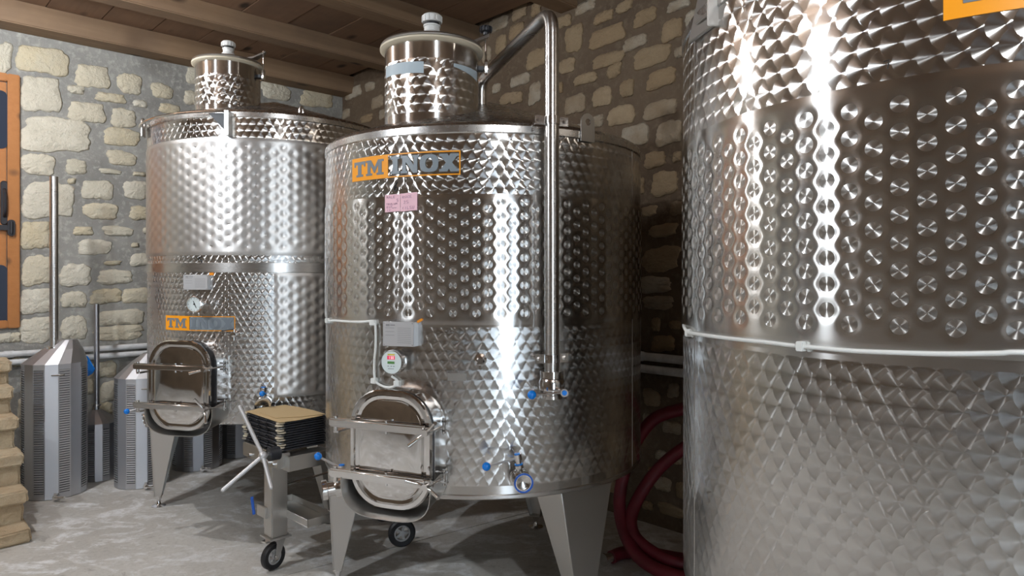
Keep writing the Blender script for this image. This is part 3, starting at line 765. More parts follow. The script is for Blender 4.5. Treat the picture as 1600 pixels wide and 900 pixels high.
def manway(tank, root, phi, z, w, h, r0=.70, r1=.90, lip=True, gasket=.018, rot=0.0, handles=((.105, 40), (-.125, -20))):
    Fm = tank.frame(phi, 0, z)
    if rot: Fm = Matrix.Translation(tank.p(phi, tank.R, z)) @ Matrix.Rotation(rot, 4, 'Z') @ Matrix.Translation(-tank.p(phi, tank.R, z)) @ Fm
    def ring(ww, hh, r, rad=None): return [(x, r, y) for x, y in rrect(ww, hh, (rad or .14)*min(ww/w, 1.1), 8)]
    m = MB(Fm); m.loft([ring(w, h, r0), ring(w, h, r1-.012), ring(w+.012, h+.012, r1-.004), ring(w+.012, h+.012, r1)], False, True)
    nk = part('manway_neck', m, M_CHROME, root)
    m = MB(Fm); m.loft([ring(w+.11, h+.10, tank.R-.03, .17), ring(w+.10, h+.09, tank.R+.004, .17), ring(w+.03, h+.03, tank.R+.012), ring(w, h, tank.R+.03)], False, False)
    m = MB(Fm); m.loft([ring(w+.002, h+.002, r1), ring(w+.002, h+.002, r1+gasket)], True, True); part('door_gasket', m, M_BLACK, nk)
    g = r1+gasket
    m = MB(Fm)
    m.loft([ring(w+.012, h+.012, g), ring(w+.020, h+.020, g+.004), ring(w+.020, h+.020, g+.012), ring(w+.010, h+.010, g+.020), ring(w-.020, h-.020, g+.020),
            ring(w-.030, h-.030, g+.012), ring(w-.055, h-.055, g+.010), ring(w-.065, h-.065, g+.018), ring(w-.085, h-.085, g+.020)], True, True)
    door = part('manway_door', m, M_MIRROR, root, ang=25, label='mirror polished manway door')
    gb = g+.030
    for k, zz in enumerate((h*.215, -h*.235)):
        m = MB(Fm)
        m.hexa([(-w/2-.085, gb, zz-.017), (w/2+.0, gb, zz-.017), (w/2+.0, gb+.030, zz-.017), (-w/2-.085, gb+.030, zz-.017)],
               [(-w/2-.085, gb, zz+.017), (w/2+.0, gb, zz+.017), (w/2+.0, gb+.030, zz+.017), (-w/2-.085, gb+.030, zz+.017)])
        bar = part('clamp_bar', m, M_CHROME, door, .006, seg=3)
        m = MB(Fm); m.rod((0, gb+.012, zz-.028), (0, gb+.012, zz+.024), .006, 10); part('bar_bolt', m, M_CHROME, door)
        m = MB(Fm); m.rod((0, gb-.012, zz), (0, gb+.002, zz), .010, 12); part('bar_spacer', m, M_CHROME, door)
        m = MB(Fm)
        m.rod((-w/2-.062, gb+.012, zz-.035), (-w/2-.062, gb+.012, zz+.026), .009, 12)
        part('hinge_pin', m, M_CHROME, door)
        m = MB(Fm); m.box(-w/2-.075, -w/2-.05, r1-.06, gb+.012, zz-.045, zz-.036); m.box(-w/2-.06, -w/2+.01, r1-.07, r1-.05, zz-.05, zz-.02)
        part('hinge_bracket', m, M_CHROME, nk, .002)
        # swing bolt with winged nut at the free end
        m = MB(Fm); ex = w/2+.028
        m.rod((ex, r1-.03, zz), (ex, gb+.04, zz), .0055, 10)
        m.box(w/2-.004, ex+.018, r1-.045, r1-.030, zz-.022, zz-.014); m.box(w/2-.004, ex+.018, r1-.045, r1-.030, zz+.014, zz+.022)
        m.rod((ex, r1-.037, zz-.032), (ex, r1-.037, zz+.032), .007, 10)
        m.box(w/2-.03, ex+.004, gb+.004, gb+.02, zz-.012, zz+.012)
        part('swing_bolt', m, M_CHROME, nk, .0015)
        m = MB(Fm); a = math.radians(handles[k][1]); L = handles[k][0]; L = .075
        ca, sa = math.cos(a), math.sin(a); c0 = Vector((ex-.006, gb+.05, zz))
        m.rod(c0-Vector((0, .012, 0)), c0+Vector((0, .014, 0)), .013, 12)
        for s_, bend in ((1, .02), (-1, .02)):
            m.tube(fillet([c0+Vector((0, .004, 0)), c0+Vector((ca*.03*s_, .008, sa*.03*s_)), c0+Vector((ca*L*s_, bend+.012, sa*L*s_))], .01), [.006]*2+[.0065]*8+[.008]*1, 10)
        part('wing_nut', m, M_CHROME, nk)
    if lip:
        m = MB(Fm); n = 26; outs = []
        for rr, ws, drop in ((r1-.10, 1.06, .012), (r1-.02, 1.10, .022), (r1+.05, 1.13, .034), (r1+.075, 1.16, .040)):
            ring_ = []
            for k in range(n+1):
                a = PI + PI*k/n; ex_ = .62
                c_, s_ = math.cos(a), math.sin(a)
                x = math.copysign(abs(c_)**ex_, c_)*w/2*ws; y = -abs(s_)**ex_*(h*.33)*1.0-h*.17-drop
                ring_.append((x, rr, y))
            outs.append(ring_)
        inner = [[(x*.985, r_, y+.003) for x, r_, y in o_] for o_ in outs]
        for k in range(len(outs)): pass
        strip = [a_+b_[::-1] for a_, b_ in zip(outs, inner)]
        m.loft(strip, True, True); part('spout_lip', m, M_SATIN, nk, ang=40)
    return door
def nameplate(tank, root, phi, r, z, w, h, yaw=0.0, bracket=.045):
    M = tank.frame(phi, r, z) @ Matrix.Rotation(yaw, 4, 'Z')
    m = MB(M); m.box(-w/2, w/2, -.0015, 0, -h/2, h/2); m.box(w/2-.002, w/2, -bracket, 0, -h/2, h/2); m.box(-w/2, -w/2+.002, -bracket, 0, -h/2, h/2)
    p = part('nameplate', m, M_PLATE, root, .0006, seg=1, label='small engraved steel data plate')
    m = MB(M)
    for k in range(9): 
        zz = h/2-h*.26-k*h*.075
        m.box(-w*.02, w*.42, 0, .0006, zz, zz+h*.012)
        if k % 2 == 0 and k < 6: m.box(-w*.42, -w*.12, 0, .0006, zz, zz+h*.014)
    m.box(-w*.40, -w*.28, 0, .0006, h*.32, h*.40); m.box(-w*.26, -w*.10, 0, .0006, h*.34, h*.385)
    for x in (-.46, .46):
        for y in (-.44, .44): m.rod((w*x, 0, h*y), (w*x, .001, h*y), .0022, 8)
    part('engraving', m, M_TRIM, p, kind='stuff')
    return p

# ------------------------------------------------------------------ tanks
ZB = .65
def mk_root(t, label): return thing('steel_tank', label, 'tank', t.c, 'stainless steel wine tanks in the cellar')
S_D = 2*PI*.8/104; P_D = .0565
# --- middle tank
T2 = Tank(-.143, 3.607, .80); R2 = mk_root(T2, 'middle steel tank with pink notes, a digital controller and a tall bent pipe')
zs2, zj2, zr2_ = 1.365, 1.888, 2.180
sw2 = steel_swirl('swirled_steel', .80)
sw2l = steel_swirl('swirled_steel_lower', .80, z0=ZB+.05, z1=zs2-.02)
band(T2, R2, 'lower_shell', [(.8, ZB), (.8, zs2)], sw2l)
band(T2, R2, 'bottom_ring', [(.8005, ZB-.004), (.8035, ZB), (.8035, ZB+.012), (.8005, ZB+.016)], M_BRUSH)
jm2 = steel_dimple('dimpled_steel', .80, S_D, P_D, 1.403, .0165, 1.39, 1.865)
jacket(T2, R2, 'dimple_jacket', zs2-.01, zj2, S_D, P_D, 1.403, .0165, 1.39, 1.865, .0012, .031, jm2)
band(T2, R2, 'upper_shell', [(.8, zj2-.01), (.8, zr2_-.04)], sw2)
cone_top(T2, R2, zr2_, .28); bottom(T2, R2, ZB)
ch2 = steel_swirl('swirled_steel_neck', .215, z0=2.265, z1=2.50, bump=.05)
CH2 = Vector((-.37, 3.20, 0))
chimney(T2, R2, CH2, .215, 2.19, 2.585, ch2, 1.0, True, (.98, .12))
# welds and seams
m = MB(); f = T2.hit(988, 300)[0]
m.rod(T2.p(f, .7995, ZB), T2.p(f, .7995, zr2_-.04), .0016, 6); part('weld_seam', m, M_BRUSH, R2)
# tape pieces on the neck
tn = Tank(CH2.x, CH2.y, .215)
def tape(pxs, pts):
    f0 = tn.hit(pxs[0], 100)[0]; f1 = tn.hit(pxs[1], 100)[0]
    zz = [tn.hit(px, py)[1] for px, py in pts]
    part('tape_strip', patch(tn, f0, f1, zz[0], zz[1], zz[2], zz[3], .0012), M_TAPE, R2)
tape((603.5, 662), ((604, 122), (604, 105), (662, 114), (662, 96)))
tape((709, 745), ((709, 104), (709, 99), (745, 128), (745, 113)))
for a in (37, 157, -83): leg(T2, R2, math.radians(a), ZB+.03)
manway(T2, R2, math.radians(-22), .862, .355, .455, r0=.74, r1=.885)
# logo
f0 = T2.hit(551, 260)[0]; f1 = T2.hit(719.5, 260)[0]; fm = T2.hit(606.5, 260)[0]
z1 = T2.hit(719, 235)[1]; z0 = T2.hit(719, 273)[1]
logo_a(T2, R2, f0, fm, f1, z0, z1)
f, z = T2.hit(618, 294)
strokes(T2, R2, 'number_mark', [[(.35, 1), (.0, .55), (-.22, .1), (-.2, -.35), (.0, -.5), (.25, -.4), (.33, -.1), (.2, .15), (0, .18), (-.2, .0)]], f, z, .026, M_INK, .0021, .002)
# plate and controller
f, z = T2.hit(622, 522, .845); nameplate(T2, R2, f, .845, z, .140, .100, yaw=math.radians(-4))
f, z = T2.hit(656, 501, .81)
m = MB(T2.frame(f, .81, z) @ Matrix.Rotation(-.5, 4, 'Y')); m.loft([[(x, y_, zz) for x, zz in rrect(.026, .010, .0045, 3)] for y_ in (-.002, .002)]); part('cable_tag', m, M_ORANGE_T, R2)
f, z = T2.hit(611, 566, .87)
Mc = T2.frame(f, .80, z) @ Matrix.Rotation(math.radians(-4), 4, 'Z') @ Matrix.Rotation(-PI/2, 4, 'X')
Mc = T2.frame(f, .80, z) @ Matrix.Rotation(math.radians(-3), 4, 'Z') @ Matrix(((1,0,0,0),(0,0,1,0),(0,-1,0,0),(0,0,0,1))) 
m = MB(Mc); m.lathe([(.022, -.01), (.022, .03), (.045, .032), (.050, .036), (.050, .072), (.047, .076)], 40, cap=False); ctl = part('controller', m, M_CHROME, R2, label='round digital temperature controller')
m = MB(Mc); m.lathe([(.047, .070), (.046, .0745), (.0001, .0745)], 40); part('dial', m, M_DIAL, ctl)
# face coordinates: lathe frame local x right, local y = down (z up = -y)
def fbox(m, x0, x1, y0, y1, h0=.0745, h1=.0758): m.box(x0, x1, -y1, -y0, h0, h1)
m = MB(Mc); fbox(m, -.018, .016, .012, .026); part('red_display', m, M_RED_D, ctl)
m = MB(Mc); fbox(m, -.017, .015, -.006, .004); part('green_display', m, M_GREEN_D, ctl)
m = MB(Mc); fbox(m, -.016, .016, .029, .034); part('yellow_label', m, M_YELLOW, ctl)
m = MB(Mc)
for x in (-.008, .000, .008):
    fbox(m, x-.0008, x+.0008, .014, .024, .0758, .0762)
    if x != -.008: fbox(m, x+.0022, x+.0036, .014, .024, .0758, .0762); fbox(m, x-.0008, x+.0036, .0228, .024, .0758, .0762); fbox(m, x-.0008, x+.0036, .014, .0152, .0758, .0762)
part('display_digits', m, M_DIGIT, ctl)
m = MB(Mc)
for x in (-.014, 0, .012): fbox(m, x-.003, x+.003, -.017, -.014)
for k in range(5): fbox(m, -.014+k*.0055, -.010+k*.0055, -.027, -.0245)
part('buttons', m, M_GREY_VIN, ctl, kind='stuff')
# cables
def onT(t, px, py, r): f_, z_ = t.hit(px, py, r); return t.p(f_, r, z_)
pts = [T2.p(math.radians(-100), .808, T2.hit(512, 499)[1]+.01)]+[onT(T2, px, py, .812) for px, py in ((514, 500), (525, 501), (545, 502.5), (565, 503), (578, 502), (585, 505), (587, 515), (587, 540), (585, 565), (585, 585), (588, 597), (600, 604), (612, 605), (621, 600), (620, 594), (612, 588))]
m = MB(); m.tube(spline(pts, 5), .0052, 8); cab = part('cable', m, M_CABLE, R2, label='white cable clipped to the shell')
for px, py in ((512, 501), (583, 504), (585, 595), (621, 599)):
    f, z = T2.hit(px, py, .81); m = MB(T2.frame(f, .80, z)); m.box(-.014, .014, .0, .021, -.011, .011); m.box(-.018, -.014, 0, .006, -.008, .008); part('cable_clip', m, M_CABLE, cab, .002)
# tap, small plate
f, z = T2.hit(751, 562)
M = T2.frame(f, .80, z) @ Matrix(((1,0,0,0),(0,0,1,0),(0,-1,0,0),(0,0,0,1)))
m = MB(M); m.lathe([(.026, -.002), (.024, .006), (.014, .010), (.013, .03), (.017, .032), (.017, .052), (.012, .056), (.0001, .056)], 24)
m.rod((0, .004, .045), (0, .034, .045), .004, 8); part('sampling_tap', m, M_CHROME, R2)
f, z = T2.hit(714, 589); m = MB(T2.frame(f, .80, z)); m.box(-.038, .038, 0, .004, -.015, .015); part('small_plate', m, M_SATIN, R2, .001)
# valves
f, z = T2.hit(817, 752, .89)
fr = T2.p(f, .79, z); n_ = nrm(f-.02)
vb = P(760, 729, 2.66)
valve(R2, fr, n_, fr+n_*.125, None, vb, .027, (-.16, -.05, 1), stem_len=.06)
f = math.radians(-52); n_ = nrm(math.radians(-72)); zz = .655
fr = T2.p(math.radians(-40), .74, zz) ; face = P(505, 766, 2.98)
n_ = (face-fr).normalized()
valve(R2, fr, n_, face, None, P(497, 713, 2.94), .030, (0, 0, 1), dark=False, stem_len=.045)
# overflow pipe with valve
fp = math.radians(20.3); B = T2.p(fp, .875, 0)
top = Vector((-.153, 3.45, 2.53))
path = fillet([B+Vector((0, 0, 1.14)), B+Vector((0, 0, 2.625)), top, Vector((-.153, 3.45, 2.40))], .09, 8)
m = MB(); m.tube(path, .029, 24); pp = part('overflow_pipe', m, M_BRUSH, R2)
for py in (189, 560):
    z = EYE-(py-HY)/F*B.y
    M = T2.frame(fp, .875, z)
    m = MB(M); m.lathe([(.031, -.016), (.033, -.016), (.033, .016), (.031, .016)], 28, cap=False)
    m.box(.03, .072, -.004, .004, -.018, .018); m.box(-.072, -.03, -.004, .004, -.018, .018)
    for s in (-1, 1): m.rod((s*.056, .004, 0), (s*.056, .014, 0), .009, 6); m.rod((s*.05, -.08, 0), (s*.05, -.004, 0), .005, 8)
    part('pipe_clamp', m, M_CHROME, pp, .001)
zv = EYE-(608-HY)/F*B.y
m = MB(Matrix.Translation(B+Vector((0, 0, .145)))); m.lathe([(.029, 1.0), (.047, 1.0), (.047, 1.028), (.029, 1.03)][::-1], 28)
m.lathe([(.030, .948), (.050, .952), (.052, .985), (.046, .998), (.030, 1.0)], 28); m.lathe([(.034, .925), (.034, .95)], 24, cap=False); m.lathe([(.030, .915), (.042, .918), (.042, .930), (.030, .935)], 24)
vv = part('pipe_valve', m, M_CHROME, pp)
a = P(882, 614, 2.70); b = P(831, 617, 2.68)
m = MB(); m.rod(a-Vector((0, -.10, 0)), a, .016, 18); part('valve_stem', m, M_CHROME, pp)
m = MB(); m.rod(a, a-Vector((0, .003, 0)), .010, 16); part('stem_cap', m, M_BLUE, pp)
m = MB(); m.rod(a+Vector((0, .012, 0)), b, .0048, 10); part('lever', m, M_CHROME, pp)
m = MB(); m.sphere(b, .0175, 18); part('lever_ball', m, M_BLUE, pp)
# lifting lug right of the pipe
def lug(tank, root, px, py, w, h, hole=True, tilt=0):
    f, z = tank.hit(px, py, tank.R); M = tank.frame(f, tank.R+.006, z)
    m = MB(M); n = 14; out = []
    for k in range(n+1):
        a = PI*k/n; out.append((math.cos(a)*w/2, math.sin(a)*w/2+h/2-w/2))
    out += [(-w/2, -h/2), (w/2, -h/2)]
    N = len(out); r = w*.2; inn = []
    for x, y in out:
        a = math.atan2(y-(h/2-w/2), x); inn.append((math.cos(a)*r, math.sin(a)*r+h/2-w/2))
    m.loft([[(x, 0, y) for x, y in inn], [(x, .006, y) for x, y in inn], [(x, .006, y) for x, y in out], [(x, 0, y) for x, y in out], [(x, 0, y) for x, y in inn]], False, False)
    m.f = m.f
    return part('lifting_lug', m, M_SATIN, root)
lug(T2, R2, 916, 200, .075, .12)

# --- left tank
T1 = Tank(-1.675, 4.89, .80); R1 = mk_root(T1, 'left steel tank with the orange sticker above its manway, by the window wall')
za, zb_, zc, zd = .68, 1.69, 2.375, 2.54
sw1 = steel_swirl('swirled_steel_left', .80, s=.019, p=.066, rho=.029, rough=.25, bump=.05)
band(T1, R1, 'lower_shell', [(.8, za), (.8, zb_)], sw1)
z_r = T1.hit(380, 418)[1]
band(T1, R1, 'seam_ring', [(.8, z_r-.03), (.8045, z_r-.028), (.8045, z_r+.028), (.8, z_r+.03)], M_BRUSH)
S1 = 2*PI*.8/96
jm1 = steel_dimple('dimpled_steel_left', .80, S1, .0655, zb_+.045, .0075, zb_+.03, zc-.02, rough=.40, rd_rough=.3, oan=.5)
jacket(T1, R1, 'dimple_jacket', zb_-.01, zc, S1, .0655, zb_+.045, .009, zb_+.03, zc-.02, .0032, .030, jm1, shape='pillow', res=7)
f0, f1 = T1.hit(428, 520)[0], math.radians(80)
jacket(T1, R1, 'cooling_panel', .83, 1.575, S1, .0655, .88, .009, .86, 1.55, .0038, .030, jm1, f0=f0, f1=f1, shape='pillow', res=7)
band(T1, R1, 'upper_shell', [(.8, zc-.01), (.8, zd-.04)], steel_swirl('swirled_steel_left_top', .80))
cone_top(T1, R1, zd, .24); bottom(T1, R1, za)
CH1 = Vector((-1.845, 4.50, 0))
chimney(T1, R1, CH1, .198, 2.55, 2.915, steel_swirl('swirled_steel_neck_left', .198, z0=2.63, z1=2.82, bump=.04), .92, False, (.97, -.05))
tn1 = Tank(CH1.x, CH1.y, .198)
for a in (-74, 46, 166): leg(T1, R1, math.radians(a), za+.03)
manway(T1, R1, math.radians(-15), .925, .40, .50, r0=.74, r1=.875, gasket=.048, handles=((.1, 15), (.1, -60)))
f0 = T1.hit(259.5, 506)[0]; f1 = T1.hit(367.5, 506)[0]; fm = T1.hit(296, 506)[0]
z1 = T1.hit(310, 494)[1]; z0 = T1.hit(310, 517)[1]
logo_a(T1, R1, f0, fm, f1, z0, z1, True)
f, z = T1.hit(313, 407)
strokes(T1, R1, 'number_mark', [[(.3, .5), (-.25, .5), (-.25, .05), (.1, .1), (.28, -.15), (.15, -.5), (-.25, -.45)]], f, z, .040, M_INK, .003, .002)
f, z = T1.hit(306, 441, .83); nameplate(T1, R1, f, .835, z, .150, .088, yaw=math.radians(-8))
f, z = T1.hit(330, 428, .805); m = MB(T1.frame(f, .80, z)); m.box(-.014, .014, 0, .004, -.008, .008); part('orange_tag', m, M_ORANGE_T, R1, .001)
f, z = T1.hit(306, 475, .86)
Mg = T1.frame(f, .80, z) @ Matrix.Rotation(math.radians(-6), 4, 'Z') @ Matrix(((1,0,0,0),(0,0,1,0),(0,-1,0,0),(0,0,0,1)))
m = MB(Mg); m.lathe([(.012, -.01), (.012, .05), (.018, .052), (.018, .065), (.042, .068), (.047, .072), (.047, .09), (.042, .093), (.042, .088)], 36, cap=False); gg = part('thermometer', m, M_CHROME, R1, label='round dial thermometer')
m = MB(Mg); m.lathe([(.043, .086), (.0001, .0865)], 36); part('dial', m, M_DIAL, gg)
m = MB(Mg); m.rod((-.006, -.018, .088), (.012, .022, .088), .0018, 6); m.lathe([(.005, .087), (.005, .09)], 10)
for k in range(12):
    a = 2*PI*k/12; m.box(.033, .039, -.0008, .0008, .0866, .0874, Matrix.Rotation(a, 4, 'Z'))
part('needle', m, M_INK, gg)
f, z = T1.hit(369, 522, .82)
M = T1.frame(f, .80, z) @ Matrix(((1,0,0,0),(0,0,1,0),(0,-1,0,0),(0,0,0,1)))
m = MB(M); m.lathe([(.018, 0), (.012, .006), (.010, .05), (.014, .052), (.014, .07), (.0001, .072)], 16); m.rod((0, 0, .06), (0, .035, .06), .009, 10); m.rod((0, 0, .055), (0, -.03, .055), .004, 8); part('sampling_tap', m, M_CHROME, R1)
m = MB(M); m.rod((0, -.03, .055), (-.07, -.022, .06), .003, 8); part('tap_lever', m, M_BLACKP, R1)
fr = T1.p(math.radians(-33), .74, .73); face = P(226, 657, 4.16)
valve(R1, fr, face-fr, face, None, P(198, 643, 4.12), .030, (0, 0, 1), dark=False, stem_len=.04)
f, z = T1.hit(411, 633, .88); n_ = nrm(f); fr = T1.p(f, .79, z)
valve(R1, fr, n_, fr+n_*.11, None, T1.p(f+.0, .93, z+.075), .032, (0, 0, 1), stem_len=.05, dark=False)
# rail bracket round the rim and lugs
m = MB(); ff0 = T1.hit(238, 187)[0]; f2 = T1.hit(356, 187)[0]; zr_ = 2.515
ff0 = math.radians(-60)
n = 20
m.tube([T1.p(ff0+(f2-ff0)*k/n, .845, zr_+.004) for k in range(n+1)], .007, 8); rb = part('rim_rail', m, M_CHROME, R1)
m = MB(T1.frame(f2, .80, 2.455)); m.box(0, .026, 0, .055, -.075, .07); part('shelf_bracket', m, M_SATIN, R1, .002)
m = MB(T1.frame(f2, .80, 2.455)); m.add([(-.10, .03, .058), (0, .03, .058), (0, .03, -.05), (-.10, .034, .058), (0, .034, .058), (0, .034, -.05)], [(0, 1, 2), (3, 5, 4), (0, 3, 4, 1), (1, 4, 5, 2), (2, 5, 3, 0)]); part('shelf_gusset', m, M_BLACKP, R1)
def eye(tank, root, f, z, w=.09, yaw=PI/2, R=None):
    M = tank.frame(f, (R or tank.R)+.02, z) @ Matrix.Rotation(yaw, 4, 'Z'); m = MB(M); n = 20
    a_ = [2*PI*k/n for k in range(n)]
    o_ = [(math.cos(a)*w/2, math.sin(a)*w/2) for a in a_]; i_ = [(math.cos(a)*w*.26, math.sin(a)*w*.26) for a in a_]
    m.loft([[(x, 0, y) for x, y in i_], [(x, .008, y) for x, y in i_], [(x, .008, y) for x, y in o_], [(x, 0, y) for x, y in o_], [(x, 0, y) for x, y in i_]], False, False)
    m.box(-w/2, w/2, 0, .008, -w*1.1, -w*.42); return part('lifting_eye', m, M_SATIN, root)
eye(T1, R1, math.radians(-58), 2.535, .075, .35)
M_ = T1.p(math.radians(20), .70, 2.575)
m = MB(Matrix.Translation(P(472, 176, 4.25)) @ Matrix.Rotation(1.1, 4, 'Z')); 
o_ = [(math.cos(2*PI*k/16)*.022, math.sin(2*PI*k/16)*.045) for k in range(16)]; i_ = [(x*.5, y*.5+.006) for x, y in o_]
m.loft([[(x, 0, y) for x, y in i_], [(x, .008, y) for x, y in i_], [(x, .008, y) for x, y in o_], [(x, 0, y) for x, y in o_], [(x, 0, y) for x, y in i_]], False, False)
part('lifting_eye', m, M_SATIN, R1)

# --- right tank
T3 = Tank(.544+.971*.80, 2.2-.24*.80, .80); R3 = mk_root(T3, 'right steel tank nearest the camera, cut by the frame, white cable round it')
zs3, zj3, zr3 = 1.405, 1.955, 2.305
band(T3, R3, 'lower_shell', [(.8, ZB), (.8, zs3)], steel_swirl('swirled_steel_right', .80, z0=ZB+.03, z1=zs3-.035, bump=.55))
band(T3, R3, 'bottom_ring', [(.79, ZB-.012), (.797, ZB-.008), (.8, ZB)], M_BRUSH)
jm3 = steel_dimple('dimpled_steel_right', .80, S_D, P_D, zs3+.045, .0175, zs3+.03, zj3-.025)
jacket(T3, R3, 'dimple_jacket', zs3-.012, zj3, S_D, P_D, zs3+.045, .0175, zs3+.03, zj3-.025, .0012, .032, jm3, res=10)
band(T3, R3, 'upper_shell', [(.8, zj3-.01), (.8, zr3-.04)], steel_swirl('swirled_steel_right_top', .80))
cone_top(T3, R3, zr3, .28); bottom(T3, R3, ZB-.01)
chimney(T3, R3, (T3.c.x+.2, T3.c.y-.35), .215, 2.31, 2.70, ch2, 1.0, True, (.98, .12))
for a in (-60, 60, 180): leg(T3, R3, math.radians(a), ZB+.03)
f0 = T3.hit(1474, 30)[0]; z0 = T3.hit(1474, 33)[1]
hh = .118; logo_a(T3, R3, f0, f0+.22/.8, f0+.66/.8, z0, z0+hh+.04)
pts = [onT(T3, px, py, .812) for px, py in ((1069.5, 512), (1076, 519), (1090, 522), (1110, 525), (1150, 530), (1200, 535), (1240, 540), (1280, 543.5), (1330, 548), (1400, 551), (1480, 553), (1560, 552), (1590, 550.5))]
f_last = T3.hit(1590, 550)[0]; zl = T3.hit(1590, 550.5)[1]
pts += [T3.p(f_last+.15*k, .812, zl+.004*k) for k in range(1, 6)]
pts = [T3.p(T3.hit(1070, 510)[0]-.25, .806, 1.405)]+pts
m = MB(); m.tube(spline(pts, 5), .0050, 10); cab = part('cable', m, M_CABLE, R3, label='white cable clipped round the shell')
for px, py in ((1076, 520), (1252, 541)):
    f, z = T3.hit(px, py, .81); m = MB(T3.frame(f, .80, z)); m.box(-.009, .009, .0, .020, -.011, .011); m.box(.009, .020, 0, .006, -.012, .012); part('cable_clip', m, M_CABLE, cab, .002)
f, z = T3.hit(1385, 101); strokes(T3, R3, 'number_mark', [[(-.3, .4), (.3, .5), (.1, -.5)]], f, z, .017, M_INK, .0011)
m = MB(); f = T3.hit(1085, 300)[0]; m.rod(T3.p(f, .7995, ZB), T3.p(f, .7995, zr3-.04), .0018, 6); part('weld_seam', m, M_BRUSH, R3)
# folded bracket on the rim
f, z = T3.hit(1112, 25)
m = MB(T3.frame(f, .80, z)); m.hexa([(-.12, .0, -.035), (.035, .0, -.035), (.035, .012, -.035), (-.12, .012, -.035)], [(-.10, -.03, .12), (.035, -.03, .12), (.035, -.015, .12), (-.10, -.015, .12)])
m.box(.03, .036, -.06, .03, -.04, .11); m.rod((-.07, .012, .005), (.03, .012, .005), .006, 8)
part('rim_bracket', m, M_SATIN, R3, .002)

# ------------------------------------------------------------------ pink notes
def note(px0, px1, y_l, y_r, hpx, label, segs):
    f0 = T2.hit(px0, 300)[0]; f1 = T2.hit(px1, 300)[0]
    zt0 = T2.hit(px0, y_l)[1]; zt1 = T2.hit(px1, y_r)[1]; zb0 = T2.hit(px0, y_l+hpx)[1]; zb1 = T2.hit(px1, y_r+hpx)[1]
    c = T2.p((f0+f1)/2, .8, zb0)
    t = thing('sticky_note', label, 'note', c, 'pink sticky notes on the middle tank')
    part('paper', patch(T2, f0, f1, zb0, zt0, zb1, zt1, .0105, 6), M_PINK, t)
    m = MB()
    for pl in segs:
        q = []
        for x, y in pl:
            zz = (zb0+(zt0-zb0)*y)*(1-x)+(zb1+(zt1-zb1)*y)*x
            q.append(T2.p(f0+(f1-f0)*x, .8112, zz))
        m.tube(q, .0007, 4)
    part('handwriting', m, M_PEN, t)
def word(s, x, y, w, h):
    G = {'R': [[(0,0),(0,1),(.8,.9),(.7,.5),(0,.45),(.9,0)]], 'O': [[(.1,.1),(0,.8),(.8,1),(.9,.2),(.1,.1)]], 'S': [[(.9,.9),(.1,.9),(.1,.55),(.8,.5),(.8,.05),(0,.05)]],
         'E': [[(.9,1),(0,1),(0,0),(.9,0)],[(0,.5),(.7,.5)]], '5': [[(.9,1),(.1,1),(.1,.55),(.8,.5),(.8,.05),(0,.05)]], '2': [[(0,.8),(.5,1),(.8,.7),(0,0),(.9,0)]],
         'L': [[(0,1),(0,0),(.8,0)]], 'M': [[(0,0),(.1,1),(.45,.4),(.8,1),(.9,0)]], 'A': [[(0,0),(.45,1),(.9,0)],[(.2,.4),(.7,.4)]], '(': [[(.7,1),(.3,.5),(.7,0)]], '1': [[(.4,1),(.4,0)]],
         'C': [[(.9,.9),(.1,.8),(.1,.1),(.9,.1)]], 'B': [[(0,0),(0,1),(.7,.8),(0,.5),(.8,.2),(0,0)]], 'T': [[(0,1),(.9,1)],[(.45,1),(.45,0)]], 'U': [[(0,1),(.1,0),(.8,0),(.9,1)]], '=': [[(0,.7),(.8,.7)],[(0,.3),(.8,.3)]], ' ': []}
    out = []; n = len(s)
    for i, ch in enumerate(s):
        for pl in G[ch]: out.append([(x+(i+a*.72)*w/n, y+b*h) for a, b in pl])
    return out
note(604, 627.5, 305.2, 303.2, 27, 'left pink sticky note with handwriting on the middle tank', word('MALE', .12, .78, .6, .13)+word('5', .78, .56, .14, .16)+word('TRULUM', .1, .40, .75, .1)+word('BUT', .14, .22, .4, .12)+word('UU', .5, .2, .3, .05)+word('1C', .14, .05, .3, .1))
note(628, 653.5, 303, 300.5, 28, 'right pink sticky note with handwriting on the middle tank', word('ROCE', .12, .72, .62, .14)+word('25', .2, .42, .34, .16)+word('(1L5U', .1, .1, .78, .15))

